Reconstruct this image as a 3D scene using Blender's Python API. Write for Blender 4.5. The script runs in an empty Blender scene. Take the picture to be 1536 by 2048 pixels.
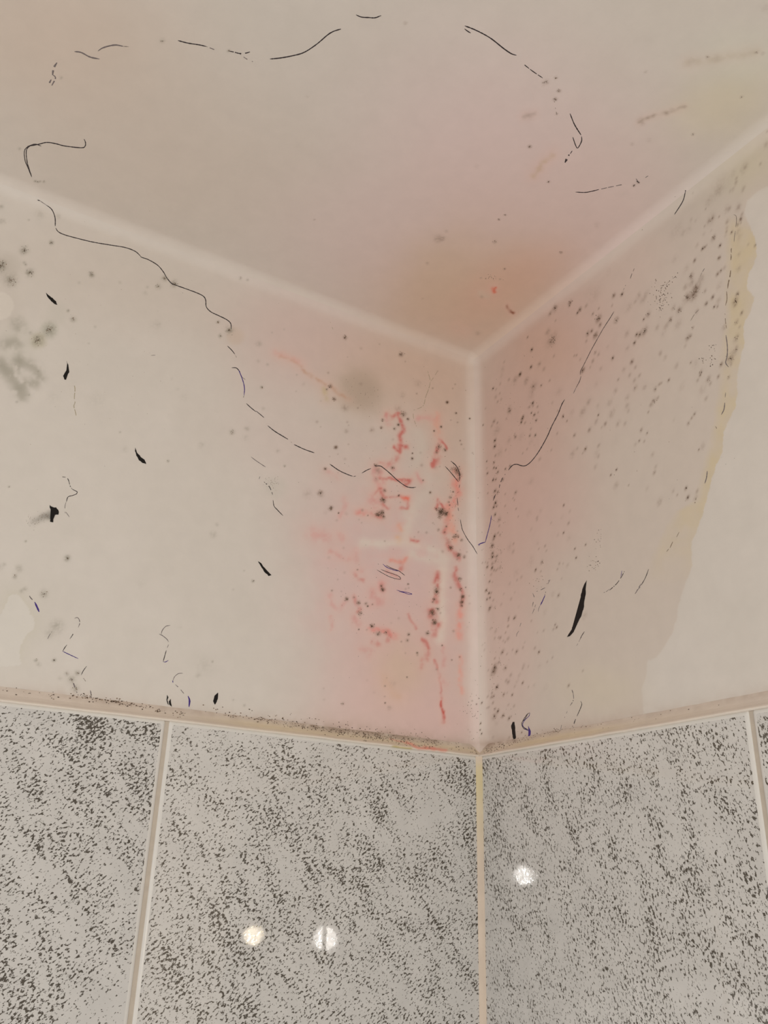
import bpy, math, random
import numpy as np
from mathutils import Vector, Matrix
from mathutils.bvhtree import BVHTree

S = bpy.context.scene
COL = S.collection

# ---------------------------------------------------------------- camera
F_PX = 1733.75
CAM = np.array([-0.66465416, -0.89609398, -0.73077258])
ROT = np.array([[0.86046192, -0.22286957, -0.45818603],
                [-0.50876863, -0.32717989, -0.79630886],
                [0.02756376, 0.91830413, -0.39491489]])      # columns: right, up, back
HZ = 2.50                                                     # ceiling height above the floor
UP = Vector((0, 0, HZ))
cd = bpy.data.cameras.new('camera')
cam = bpy.data.objects.new('camera', cd)
COL.objects.link(cam)
m = Matrix([list(r) for r in ROT]).to_4x4()
m.translation = Vector(CAM) + UP
cam.matrix_world = m
cd.sensor_fit = 'VERTICAL'
cd.sensor_height = 24.0
cd.lens = 24.0 * F_PX / 2048.0
cd.clip_start = 0.02
S.camera = cam

# ---------------------------------------------------------------- world, lamps, exposure
w = bpy.data.worlds.new('room_light')
S.world = w
w.use_nodes = True
bg = w.node_tree.nodes['Background']
bg.inputs['Color'].default_value = (1.0, 0.94, 0.875, 1)
bg.inputs['Strength'].default_value = 0.36

def lamp(name, kind, loc, power, color, size=0.05, target=None):
    ld = bpy.data.lights.new(name, kind)
    ld.energy = power
    ld.color = color
    if kind == 'AREA':
        ld.shape = 'DISK'
        ld.size = size
    else:
        ld.shadow_soft_size = size
    o = bpy.data.objects.new(name, ld)
    COL.objects.link(o)
    o.location = Vector(loc) + UP
    if target is not None:
        o.rotation_euler = (Vector(target) - Vector(loc)).to_track_quat('-Z', 'Y').to_euler()
    return o

# broad unseen fill light added behind and below the photographer, three small bright lamps at head height
lamp('soft_fill', 'AREA', (-1.75, -1.35, -1.50), 9.3, (1.0, 0.945, 0.885), 1.2, (-0.25, -0.2, -0.2))
lamp('mirror_lamp', 'POINT', (-1.575, 1.865 - 3.73, -0.685), 15.0, (1.0, 0.96, 0.91), 0.032)
lamp('spot_lamp', 'POINT', (-0.78, -1.90, -0.895), 12.0, (1.0, 0.95, 0.89), 0.034)
lamp('warm_lamp', 'POINT', (-0.50, -1.84, -0.885), 4.0, (1.0, 0.85, 0.62), 0.026)
S.view_settings.view_transform = 'Standard'
S.view_settings.look = 'None'
S.view_settings.gamma = 1.0
S.view_settings.exposure = 0.04

# ---------------------------------------------------------------- constants
T = 0.582          # ceiling down to the top of the tiles
TW = 0.4009        # tile pitch
R = 0.019          # soft rounding where plaster faces meet
BH = 0.0155        # height of the sealant bead above the tiles
TD = 0.007         # how far the tiles stand out of the plaster
BASE = (191, 178, 164)
ALB = np.array([0.74, 0.70, 0.65])

def lin(c):
    c = np.asarray(c, float) / 255.0
    return np.where(c <= 0.04045, c / 12.92, ((c + 0.055) / 1.055) ** 2.4)
K = lin(BASE) / ALB

def alb(c):
    return tuple(np.clip(lin(c) / K, 0, 0.95))

# ---------------------------------------------------------------- numpy noise
rng = np.random.default_rng(7)
LAT = rng.random((256, 256))

def vnoise(x, y):
    xi = np.floor(x).astype(int); yi = np.floor(y).astype(int)
    fx = x - xi; fy = y - yi
    fx = fx * fx * (3 - 2 * fx); fy = fy * fy * (3 - 2 * fy)
    a = LAT[xi & 255, yi & 255]; b = LAT[(xi + 1) & 255, yi & 255]
    c = LAT[xi & 255, (yi + 1) & 255]; d = LAT[(xi + 1) & 255, (yi + 1) & 255]
    return (a * (1 - fx) + b * fx) * (1 - fy) + (c * (1 - fx) + d * fx) * fy

def fbm(x, y, s, o=4, seed=0):
    v = 0; a = 0.5; t = 0
    for i in range(o):
        v = v + a * vnoise(x / s + 17.3 * i + seed * 31.7, y / s + 9.1 * i + seed * 13.3)
        t += a; a *= 0.5; s = s * 0.5
    return v / t - 0.5

def project(P):
    q = (P - CAM) @ ROT
    return 768 + F_PX * q[..., 0] / -q[..., 2], 1024 - F_PX * q[..., 1] / -q[..., 2]

def ray_dir(x, y):
    d = ROT @ np.array([(x - 768) / F_PX, -(y - 1024) / F_PX, -1.0])
    return d / np.linalg.norm(d)

def seg_dist(X, Y, pts):
    d = np.full(X.shape, 1e9)
    for (x0, y0), (x1, y1) in zip(pts[:-1], pts[1:]):
        dx, dy = x1 - x0, y1 - y0
        L = dx * dx + dy * dy + 1e-9
        t = np.clip(((X - x0) * dx + (Y - y0) * dy) / L, 0, 1)
        d = np.minimum(d, np.hypot(X - x0 - t * dx, Y - y0 - t * dy))
    return d

def in_poly(X, Y, pts):
    ins = np.zeros(X.shape, bool)
    n = len(pts)
    for i in range(n):
        x0, y0 = pts[i]; x1, y1 = pts[(i + 1) % n]
        c = ((y0 > Y) != (y1 > Y)) & (X < (x1 - x0) * (Y - y0) / (y1 - y0 + 1e-12) + x0)
        ins ^= c
    return ins

def Z(x0, y0, s, *pts):
    """points read off an enlarged survey crop with origin x0, y0 and scale s"""
    return [(x0 + a / s, y0 + b / s) for a, b in pts]

# ---------------------------------------------------------------- traced data
# broad stains: (surface, x, y, rx, ry, angle, colour, strength)   surfaces: C ceiling, L left wall, R right wall
WASH = [
    ('C', 1010, 330, 300, 250, 20, (189, 157, 146), .80),
    ('C', 1000, 500, 330, 170, 0, (185, 152, 138), .75),
    ('C', 760, 470, 230, 110, 15, (184, 156, 144), .6),
    ('C', 1180, 400, 170, 120, -35, (186, 155, 142), .5),
    ('C', 960, 600, 190, 120, 0, (180, 145, 121), .9),
    ('C', 1030, 560, 110, 50, -30, (184, 136, 112), .35),
    ('C', 870, 560, 60, 100, 30, (178, 146, 120), .4),
    ('C', 1450, 200, 110, 60, -20, (184, 160, 128), .45),
    ('C', 1500, 110, 120, 60, 0, (184, 169, 148), .4),
    ('C', 640, 640, 260, 40, 20, (176, 152, 130), .35),
    ('C', 300, 300, 330, 190, 10, (178, 152, 134), .6),
    ('C', 100, 60, 260, 160, 0, (180, 150, 130), .6),
    ('L', 640, 680, 190, 90, 22, (191, 163, 150), .75),
    ('L', 560, 720, 90, 90, 0, (190, 162, 150), .4),
    ('L', 840, 740, 150, 90, 15, (188, 158, 136), .7),
    ('L', 900, 860, 60, 180, 0, (188, 160, 140), .6),
    ('L', 720, 790, 80, 50, 25, (180, 155, 132), .45),
    ('L', 600, 900, 150, 80, 20, (190, 166, 154), .4),
    ('L', 760, 960, 130, 110, 0, (190, 165, 150), .5),
    ('L', 710, 1060, 130, 90, 10, (192, 162, 152), .6),
    ('L', 800, 1200, 170, 130, 0, (196, 162, 152), .85),
    ('L', 800, 1340, 150, 130, 0, (196, 162, 150), .95),
    ('L', 830, 1440, 170, 70, 5, (200, 164, 152), .85),
    ('L', 800, 1340, 50, 70, 10, (194, 164, 138), .6),
    ('L', 680, 1150, 50, 90, 0, (195, 160, 150), .35),
    ('L', 240, 560, 300, 100, 15, (186, 168, 152), .5),
    ('L', 730, 1450, 90, 40, 7, (196, 166, 152), .5),
    ('R', 1050, 860, 110, 260, 8, (176, 144, 127), .95),
    ('R', 1150, 680, 130, 120, 40, (178, 146, 130), .75),
    ('R', 1090, 700, 70, 60, 0, (176, 140, 118), .45),
    ('R', 1010, 1100, 60, 240, 0, (178, 145, 128), .75),
    ('R', 1090, 1010, 100, 90, 0, (180, 147, 132), .5),
    ('R', 1010, 1320, 55, 150, 0, (184, 158, 142), .7),
    ('R', 1390, 400, 110, 50, -40, (171, 154, 137), .45),
    ('R', 1450, 330, 90, 50, -40, (174, 157, 134), .45),
    ('R', 1200, 1380, 80, 50, 0, (184, 165, 138), .4),
    ('R', 1500, 330, 60, 45, -35, (178, 160, 132), .5),
    ('R', 1260, 540, 90, 60, -45, (181, 155, 138), .5),
]
DAMP_EDGE = [(1536, 372), (1515, 385), (1495, 400), (1488, 430), (1500, 452), (1512, 480), (1514, 512)] + \
    Z(1024, 512, 3, (1470, 0), (1425, 100), (1410, 190), (1455, 250), (1430, 330), (1390, 420), (1400, 520), (1370, 640),
      (1350, 720), (1355, 800), (1340, 900), (1310, 960), (1275, 1060), (1260, 1180), (1230, 1250), (1200, 1330),
      (1170, 1440), (1143, 1536)) + \
    Z(1024, 1024, 3, (1110, 110), (1080, 180), (1082, 330), (1040, 440), (1000, 560), (995, 640), (965, 720),
      (910, 810), (860, 870), (812, 890), (802, 1000), (778, 1060), (782, 1140), (785, 1260))
DAMP = DAMP_EDGE + [(1285, 1600), (940, 1600), (940, 500), (1500, 230), (1600, 230), (1600, 372)]
YELLOW_IN = [(1462, 440), (1463, 512), (1460, 560), (1462, 640), (1452, 700), (1448, 770), (1440, 840), (1425, 900),
             (1412, 950), (1400, 1000), (1365, 1020), (1345, 1050), (1320, 1100), (1300, 1160), (1290, 1190)]
PALE_LEFT = Z(0, 1024, 3, (-40, 610), (0, 620), (30, 570), (60, 500), (100, 490), (130, 520), (172, 572), (178, 610), (205, 640),
              (203, 700), (158, 740), (132, 800), (118, 870), (125, 920), (-40, 930))
RED = (182, 100, 90)
PINK = (194, 144, 134)
# veins: (points, width, colour, strength)
VA = (512, 512, 3); VB = (512, 1024, 3); VC = (640, 800, 4.8); VD = (640, 1100, 4.8)
VEINS = [
    (Z(*VC, (640, 145), (690, 160), (740, 135), (770, 180), (790, 240), (800, 290), (765, 340), (775, 400), (760, 440)), 4, RED, .75),
    (Z(*VC, (645, 150), (650, 200), (665, 240)), 5, PINK, .7),
    (Z(*VC, (740, 130), (770, 130)), 3, RED, .5),
    (Z(*VC, (715, 460), (765, 500), (775, 440), (825, 450)), 4, RED, .8),
    (Z(*VC, (735, 550), (710, 600), (640, 620), (585, 610)), 5, RED, .5),
    (Z(*VC, (640, 640), (700, 655)), 6, PINK, .7),
    (Z(*VC, (940, 180), (1000, 170), (1080, 180), (1115, 180)), 6, PINK, .6),
    (Z(*VC, (1110, 150), (1120, 250), (1125, 330)), 8, (205, 150, 128), .5),
    (Z(*VC, (1150, 385), (1125, 470), (1095, 550), (1085, 630)), 4, RED, .85),
    (Z(*VC, (1150, 385), (1190, 420), (1220, 465)), 2.4, RED, .7),
    (Z(*VC, (1130, 550), (1100, 620)), 6, RED, .45),
    (Z(*VC, (530, 650), (520, 720), (560, 800), (580, 850)), 6, PINK, .8),
    (Z(*VC, (580, 690), (600, 800), (615, 870)), 5, PINK, .7),
    (Z(*VC, (580, 750), (660, 745), (760, 765), (860, 770)), 3, RED, .7),
    (Z(*VC, (800, 775), (860, 780), (825, 820)), 5, RED, .7),
    (Z(*VC, (580, 850), (500, 920), (520, 960)), 3, RED, .45),
    (Z(*VC, (520, 950), (510, 1050), (560, 1060), (560, 1000)), 11, PINK, .75),
    (Z(*VC, (580, 860), (605, 930), (600, 1000), (650, 1030)), 4, RED, .6),
    (Z(*VC, (630, 935), (760, 925), (840, 940), (845, 1000), (840, 1040), (770, 1035)), 3.2, RED, .55),
    (Z(*VC, (800, 938), (845, 945)), 4.5, (214, 104, 84), .9),
    (Z(*VC, (390, 1055), (470, 1080), (540, 1090)), 4, PINK, .7),
    (Z(*VC, (930, 700), (940, 750), (980, 790)), 4, PINK, .6),
    (Z(*VC, (1310, 680), (1300, 800), (1330, 880), (1290, 980), (1220, 1040)), 9, (208, 128, 112), .65),
    (Z(*VC, (1115, 1040), (1130, 960), (1190, 1040)), 3, RED, .85),
    (Z(*VC, (1225, 1100), (1210, 1200), (1190, 1270), (1215, 1360), (1245, 1420)), 5, RED, .65),
    (Z(*VC, (1240, 1100), (1260, 1240), (1300, 1330)), 10, (212, 148, 126), .6),
    (Z(*VC, (1250, 1420), (1300, 1470), (1330, 1520)), 5, RED, .6),
    (Z(*VC, (870, 1340), (930, 1355)), 4, RED, .75),
    (Z(*VC, (770, 1210), (770, 1235)), 6, (210, 140, 110), .5),
    (Z(*VC, (750, 1325), (760, 1350)), 5, (205, 150, 95), .6),
    (Z(*VC, (190, 1290), (215, 1330)), 6, PINK, .6),
    (Z(*VC, (230, 950), (250, 1000), (190, 1120)), 5, PINK, .45),
    (Z(*VC, (50, 680), (180, 740)), 6, PINK, .4),
    (Z(*VD, (1130, 235), (1115, 320), (1120, 420), (1110, 490)), 6, RED, .8),
    (Z(*VD, (1065, 580), (1080, 640), (1110, 700), (1130, 710)), 7, RED, .8),
    (Z(*VD, (1095, 720), (1095, 820)), 6, RED, .45),
    (Z(*VD, (1310, 185), (1290, 250), (1320, 320), (1350, 380), (1370, 450), (1355, 540)), 4.5, RED, .6),
    (Z(*VD, (1350, 540), (1345, 680), (1335, 830)), 7, (210, 140, 124), .7),
    (Z(*VD, (1345, 1030), (1350, 1150), (1345, 1300), (1365, 1380)), 4.5, (208, 146, 128), .6),
    (Z(*VD, (1095, 1050), (1120, 1140), (1150, 1200), (1160, 1320), (1165, 1430)), 2.6, RED, .5),
    (Z(*VD, (1160, 1460), (1175, 1530), (1188, 1600), (1185, 1650)), 2.6, (178, 70, 60), .9),
    (Z(*VD, (1170, 920), (1195, 1040), (1180, 1110)), 4, PINK, .55),
    (Z(*VD, (1180, 1260), (1200, 1290)), 5, PINK, .6),
    (Z(*VD, (490, 760), (560, 760), (630, 780), (700, 820), (730, 830)), 6, (206, 124, 112), .75),
    (Z(*VD, (670, 820), (650, 870)), 4, RED, .4),
    (Z(*VD, (510, 880), (555, 910)), 5, RED, .5),
    (Z(*VD, (320, 440), (350, 510), (385, 560), (360, 590)), 4, RED, .45),
    (Z(*VD, (330, 650), (370, 710)), 7, PINK, .7),
    (Z(*VD, (500, 400), (500, 460), (560, 470), (590, 490), (510, 510)), 8, PINK, .75),
    (Z(*VD, (335, 230), (370, 280), (415, 290)), 4, RED, .4),
    (Z(*VD, (340, 210), (400, 200)), 5, PINK, .6),
    (Z(*VD, (680, 100), (740, 110), (800, 120), (830, 80)), 4, (206, 130, 112), .6),
    (Z(*VD, (775, 145), (775, 180)), 4, RED, .65),
    (Z(*VD, (590, 330), (600, 370)), 7, (200, 120, 110), .55),
    (Z(*VD, (850, 620), (880, 690), (920, 750)), 3, RED, .4),
    (Z(*VD, (985, 860), (1020, 900), (1035, 940)), 4, RED, .65),
    (Z(*VD, (1035, 960), (1020, 1050), (980, 1060), (965, 1130)), 5, RED, .5),
    (Z(*VD, (100, 430), (110, 520), (180, 580), (240, 500)), 5, PINK, .5),
    (Z(*VD, (110, 640), (110, 760)), 4, PINK, .5),
    (Z(*VD, (100, 10), (180, 60), (240, 90), (290, 80)), 5, PINK, .6),
    (Z(*VD, (345, 10), (345, 100)), 6, PINK, .5),
    (Z(*VD, (400, 950), (490, 970), (480, 1010)), 5, PINK, .6),
    (Z(*VD, (640, 200), (760, 270)), 3, RED, .4),
    (Z(*VB, (340, 130), (430, 150)), 12, PINK, .55),
    (Z(*VB, (600, 5), (700, 20), (750, 30)), 5, (200, 120, 108), .55),
    (Z(*VB, (760, 990), (800, 1060), (850, 1110)), 8, (196, 160, 136), .5),
    (Z(*VA, (150, 600), (240, 640), (300, 700), (380, 750), (440, 775), (500, 830), (560, 860)), 3.5, (176, 138, 112), .55),
    (Z(*VA, (120, 580), (200, 610), (260, 640)), 7, (196, 152, 138), .5),
    (Z(*VA, (410, 800), (420, 860)), 6, (178, 158, 112), .4),
    (Z(*VA, (1180, 30), (1290, 110), (1310, 220)), 16, (184, 140, 118), .5),
]
VEINS_CEILING = [
    (Z(768, 0, 2, (600, 700), (640, 650), (675, 620)), 6, (184, 156, 132), .6),
    (Z(512, 512, 3, (1425, 195), (1430, 215)), 3.4, (196, 92, 68), .95),
    (Z(512, 512, 3, (1440, 188), (1425, 205)), 2.0, (196, 92, 68), .8),
    (Z(512, 512, 3, (1510, 298), (1528, 335), (1545, 345)), 2.6, (120, 66, 46), .95),
    (Z(512, 512, 3, (1350, 225), (1380, 245)), 9, (192, 170, 148), .5),
    (Z(512, 512, 3, (1200, 430), (1260, 450)), 5, (192, 166, 146), .6),
    (Z(768, 0, 2, (560, 465), (600, 455)), 4, (170, 148, 136), .5),
    (Z(768, 0, 2, (1020, 490), (1060, 468), (1130, 452), (1200, 428)), 3, (160, 142, 124), .45),
    (Z(768, 0, 2, (1210, 250), (1330, 235), (1490, 208)), 7, (176, 160, 138), .35),
]
PALE = [   # rubbed-down and filled ridges, whitish
    (Z(*VC, (930, 350), (950, 520), (920, 620)), 9, (192, 178, 162), .7),
    (Z(*VC, (1060, 560), (1050, 700), (1040, 900), (960, 960), (860, 1060)), 9, (194, 178, 163), .75),
    (Z(*VC, (870, 1050), (850, 1180), (820, 1340)), 8, (198, 182, 166), .8),
    (Z(*VC, (420, 1365), (620, 1380), (820, 1385), (1000, 1420), (1130, 1480), (1210, 1520)), 8, (200, 184, 168), .8),
    (Z(*VC, (1130, 620), (1180, 760), (1100, 900)), 9, (192, 176, 160), .5),
    (Z(*VD, (1180, 220), (1180, 420), (1180, 640), (1160, 860)), 11, (203, 187, 171), .95),
    (Z(*VD, (860, 60), (1020, 110), (1180, 130)), 8, (200, 184, 168), .7),
    ([(938, 1060), (944, 1200), (944, 1400)], 9, (204, 184, 170), .5),
]
# mould spots: surface, crop, list of (u, v, radius in crop units, strength)
SPOTS = [
 ('L', (0, 512, 3), [(5, 58, 26, .9), (178, 98, 18, .8), (65, 148, 30, .55), (550, 110, 13, .8), (987, 135, 14, .6), (1045, 168, 15, .9),
   (948, 182, 13, .5), (410, 328, 6, .6), (440, 378, 13, .65), (297, 442, 28, .6), (228, 505, 26, .75), (1375, 445, 17, .75), (1308, 397, 7, .7),
   (1322, 480, 9, .5), (955, 412, 8, .3), (1393, 1055, 11, .7), (1482, 1035, 12, .3), (1470, 1090, 14, .18), (1210, 1135, 13, .22), (1008, 1230, 5, .6),
   (1445, 132, 7, .5), (1485, 142, 5, .4), (720, 1057, 4, .4), (145, 40, 6, .4), (155, 52, 5, .5), (185, 460, 8, .35), (475, 160, 6, .2), (720, 158, 8, .22),
   (570, 425, 6, .25), (532, 525, 3, .4), (228, 692, 3, .5), (173, 835, 3, .5), (100, 875, 4, .5), (55, 1385, 4, .7), (870, 222, 10, .2), (885, 187, 6, .25),
   (1100, 850, 18, .1), (320, 850, 30, .08), (580, 860, 40, .1), (1030, 738, 8, .12), (1065, 795, 10, .12), (935, 410, 30, .1), (750, 1160, 14, .15)]),
 ('L', (0, 0, 2), [(98, 1000, 13, .75), (206, 971, 7, .75), (160, 858, 15, .18), (5, 828, 7, .4), (8, 885, 9, .35), (235, 865, 8, .25), (115, 880, 3, .4)]),
 ('L', (0, 1024, 3), [(405, 278, 13, .85), (115, 340, 18, .35), (88, 385, 11, .5), (150, 462, 10, .4), (265, 493, 18, .5), (128, 475, 10, .35),
   (340, 685, 32, .4), (295, 735, 20, .25), (325, 889, 7, .9), (215, 890, 8, .6), (232, 915, 10, .35), (465, 965, 11, .55), (402, 970, 10, .45),
   (430, 1005, 18, .5), (455, 1060, 16, .5), (360, 997, 9, .2), (1190, 980, 12, .22), (1225, 915, 40, .12), (1518, 415, 8, .6), (155, 175, 5, .5),
   (1300, 75, 8, .25), (1282, 135, 16, .25), (840, 430, 25, .06), (1275, 898, 4, .5), (1400, 465, 5, .2), (1465, 353, 3, .4), (1080, 695, 12, .1),
   (1400, 1127, 3, .4), (1467, 1160, 5, .4), (0, 330, 14, .2), (25, 315, 8, .3)]),
 ('L', VA, [(535, 490, 12, .9), (870, 590, 12, .95), (1148, 878, 7, 1), (630, 768, 8, .3), (535, 912, 20, .4), (470, 857, 11, .8), (445, 780, 12, .7), (425, 800, 7, .5),
   (35, 788, 9, .6), (480, 1148, 9, .9), (415, 1278, 8, .6), (172, 1260, 6, .6), (385, 1422, 15, .65), (450, 1512, 14, .65), (310, 1430, 30, .2),
   (850, 915, 18, .3), (975, 765, 22, .2), (880, 835, 18, .2), (556, 1015, 3, .4), (245, 713, 4, .4), (95, 460, 4, .3), (433, 700, 6, .4),
   (130, 1170, 12, .25), (540, 1050, 12, .25), (695, 1045, 14, .25), (285, 770, 12, .15), (365, 995, 8, .3), (610, 912, 4, .6), (170, 440, 5, .2),
   (15, 525, 18, .3), (70, 650, 8, .3), (15, 630, 10, .25), (630, 555, 9, .2), (965, 825, 4, .6), (1060, 792, 4, .6), (1195, 770, 4, .5), (1180, 795, 3, .5),
   (1090, 690, 5, .2), (740, 528, 4, .3), (895, 632, 3, .4), (1360, 1013, 3, .5), (550, 605, 3, .3), (390, 870, 5, .2), (240, 812, 4, .3), (45, 915, 10, .2)]),
 ('L', VC, [(800, 135, 28, .7), (845, 182, 13, .85), (752, 240, 16, 1), (588, 265, 13, .85), (600, 190, 14, .6), (715, 275, 14, .5), (153, 455, 15, .85), (885, 562, 12, .9),
   (887, 513, 7, .8), (1222, 22, 13, 1), (1307, 125, 10, .8), (1437, 177, 9, .8), (1163, 258, 11, .85), (1095, 298, 9, .8), (538, 628, 18, .95), (695, 650, 16, .75),
   (560, 680, 34, .4), (540, 760, 24, .25), (1140, 450, 24, .75), (1120, 500, 14, .6), (1198, 480, 18, .65), (48, 663, 12, .55), (1058, 888, 12, .75), (990, 770, 8, .7),
   (620, 868, 16, .6), (755, 918, 10, .8), (608, 960, 27, .9), (560, 1100, 34, .75), (595, 1080, 22, .85), (610, 1120, 22, .6), (105, 1040, 22, .7), (10, 905, 28, .4),
   (180, 1083, 7, .8), (460, 1108, 5, .7), (1165, 1075, 34, 1), (1215, 1085, 28, .8), (1150, 1120, 20, .6), (1115, 1045, 9, .8), (1310, 670, 34, .7), (1340, 720, 24, .75),
   (1265, 660, 16, .5), (1330, 760, 18, .5), (1278, 882, 8, .85), (1250, 935, 14, .45), (1235, 980, 10, .5), (1245, 1010, 7, .7), (1348, 390, 7, .6), (1358, 425, 8, .6),
   (1380, 470, 9, .2), (1465, 507, 6, .4), (975, 625, 14, .3), (1115, 655, 16, .25), (1150, 640, 8, .3), (1300, 1310, 26, .65), (1325, 1310, 12, .6), (1362, 1345, 13, .6),
   (1255, 1420, 22, 1), (1235, 1360, 26, .35), (1330, 1490, 22, .65), (1385, 1500, 14, .4), (1175, 1455, 14, .3), (1138, 1245, 13, .5), (1212, 1215, 9, .7),
   (1195, 1270, 8, .6), (1320, 1258, 5, .6), (1275, 1110, 5, .6), (1085, 1180, 5, .5), (1020, 1275, 12, .35), (945, 1268, 7, .4), (905, 1315, 5, .5), (770, 985, 5, .4),
   (495, 290, 28, .2), (255, 300, 20, .2), (262, 212, 10, .3), (700, 380, 10, .25), (965, 505, 12, .2), (275, 425, 7, .35), (240, 565, 14, .2), (50, 1080, 20, .15),
   (255, 1090, 16, .2), (160, 1155, 10, .25), (375, 1150, 6, .3), (400, 1180, 5, .35), (405, 1058, 12, .4), (620, 1355, 7, .4), (1320, 215, 6, .6), (1255, 192, 5, .5),
   (10, 258, 4, .4), (90, 543, 4, .4), (170, 520, 5, .4), (1090, 1405, 4, .5), (225, 1420, 10, .2), (1410, 1460, 7, .3), (1345, 1440, 5, .3), (630, 460, 5, .2)]),
 ('L', VD, [(255, 470, 20, .85), (602, 378, 20, .95), (590, 345, 18, .5), (370, 505, 17, .85), (325, 455, 8, .6), (440, 515, 14, .55), (457, 540, 9, .8), (382, 610, 22, .65),
   (500, 730, 20, .95), (560, 800, 26, .55), (635, 790, 24, .55), (852, 812, 14, .7), (840, 868, 16, .55), (782, 878, 7, .5), (1030, 800, 20, .85), (932, 988, 11, .7),
   (935, 1010, 8, .4), (1120, 400, 24, .95), (1120, 370, 30, .4), (1098, 475, 15, .8), (1085, 500, 10, .5), (1078, 600, 34, .75), (1100, 690, 26, .9), (1130, 565, 17, .7),
   (1155, 605, 8, .4), (1340, 275, 22, .6), (1350, 380, 16, .8), (1368, 445, 20, .95), (1362, 500, 22, .85), (1358, 535, 14, .8), (1255, 362, 10, .5), (843, 327, 9, .7),
   (850, 365, 8, .35), (820, 375, 8, .35), (115, 388, 9, .5), (172, 285, 5, .4), (203, 397, 5, .4), (360, 190, 6, .7), (235, 215, 12, .2), (85, 75, 16, .2), (372, 762, 6, .9),
   (450, 768, 7, .4), (503, 522, 6, .7), (1283, 780, 12, .4), (1172, 915, 7, .8), (1340, 1028, 8, .6), (1265, 1057, 8, .5), (1120, 1145, 9, .4), (835, 1220, 6, .8),
   (622, 1305, 8, .5), (622, 1408, 6, .4), (640, 1230, 5, .3), (625, 1467, 7, .9), (218, 1475, 14, .45), (665, 1515, 22, .3), (1398, 358, 5, .8), (1435, 515, 10, .2),
   (1435, 440, 6, .25), (755, 655, 10, .25), (450, 1250, 12, .1), (520, 1365, 12, .1), (700, 1280, 40, .12), (1527, 1425, 6, .9), (1502, 1480, 6, .8), (1460, 1447, 6, .6),
   (1330, 50, 20, .7), (1385, 70, 12, .45), (1320, 90, 9, .4), (820, 990, 7, .3), (685, 700, 10, .15), (1415, 740, 9, .1), (35, 1330, 9, .2), (40, 1435, 12, .15)]),
 ('L', (880, 1450, 7.68), [(612, 75, 9, .7), (640, 132, 11, .8), (458, 108, 7, .4), (430, 75, 8, .3), (608, 190, 5, .4), (450, 178, 5, .4), (485, 165, 4, .3)]),
 ('R', (960, 720, 5.9), [(600, 85, 11, .8), (755, 105, 15, .35), (700, 45, 12, .3), (475, 165, 11, .9), (475, 175, 8, .7), (822, 242, 9, .5), (722, 300, 11, .5), (630, 315, 18, .45),
   (155, 335, 10, .8), (192, 345, 9, .3), (235, 395, 9, .35), (237, 280, 10, .3), (340, 232, 12, .4), (548, 245, 22, .28), (420, 230, 22, .2), (1215, 118, 16, .7),
   (187, 440, 14, .3), (210, 493, 9, .45), (250, 465, 10, .3), (350, 600, 20, .75), (345, 570, 16, .5), (622, 510, 14, .95), (580, 555, 10, .5), (625, 545, 7, .5), (680, 550, 8, .6),
   (605, 623, 8, .7), (638, 648, 10, .95), (662, 712, 9, .85), (683, 617, 6, .6), (500, 690, 15, .95), (487, 735, 12, .85), (530, 740, 9, .5), (510, 665, 9, .7), (165, 725, 14, .6),
   (205, 742, 8, .6), (140, 780, 10, .4), (200, 830, 34, .3), (177, 950, 14, .9), (175, 1020, 15, .8), (180, 1130, 8, .6), (165, 1212, 10, .7), (165, 1270, 8, 1),
   (190, 1275, 8, .8), (210, 1322, 11, .7), (87, 1337, 9, .8), (80, 1275, 7, .3), (155, 1415, 11, .8), (187, 1410, 9, .7), (270, 1415, 11, .6), (298, 1287, 8, .8), (352, 1250, 12, .5),
   (418, 908, 12, .7), (410, 872, 7, .4), (588, 892, 11, .6), (654, 888, 10, .8), (603, 815, 8, .4), (338, 950, 22, .25), (480, 910, 26, .15), (910, 868, 9, .4),
   (980, 663, 10, .95), (1028, 720, 7, .7), (917, 600, 6, .5), (1395, 650, 9, .9), (1115, 888, 14, .55), (1290, 825, 14, .4), (1245, 1050, 15, .7), (1212, 1100, 7, .4), (1400, 1010, 14, .4),
   (1480, 755, 13, .35), (1435, 795, 9, .3), (1145, 1045, 11, .3), (1090, 1110, 30, .3), (1375, 1110, 30, .15), (1400, 1135, 14, .3), (1360, 1262, 20, .25), (705, 1168, 14, .35),
   (840, 1062, 8, .4), (555, 1050, 8, .4), (505, 1100, 6, .5), (303, 1062, 8, .4), (35, 767, 6, .8), (77, 1195, 6, .8), (65, 572, 7, .3), (310, 690, 8, .3), (852, 503, 10, .25),
   (1285, 490, 20, .25), (1390, 545, 18, .2), (1210, 610, 30, .15), (1090, 615, 26, .15), (1375, 725, 16, .25), (1375, 280, 26, .15), (1425, 100, 18, .2), (1300, 85, 10, .3),
   (1330, 15, 12, .3), (935, 370, 36, .15), (610, 400, 40, .2), (230, 1090, 34, .2), (600, 1430, 26, .15), (285, 20, 9, .3), (265, 110, 22, .18), (255, 190, 16, .2), (605, 960, 30, .15)]),
 ('R', (960, 980, 5.9), [(175, 12, 14, .8), (208, 25, 11, .7), (170, 80, 14, .4), (183, 155, 15, .8), (162, 205, 13, .8), (198, 190, 9, .6), (180, 290, 12, .8), (222, 350, 18, .5), (230, 425, 8, .4),
   (93, 38, 6, .6), (420, 30, 13, .55), (300, 48, 7, .4), (388, 95, 6, .5), (405, 118, 6, .5), (295, 187, 8, .5), (424, 222, 7, .6), (450, 313, 5, .6), (215, 507, 7, .6), (238, 530, 7, .6),
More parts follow.
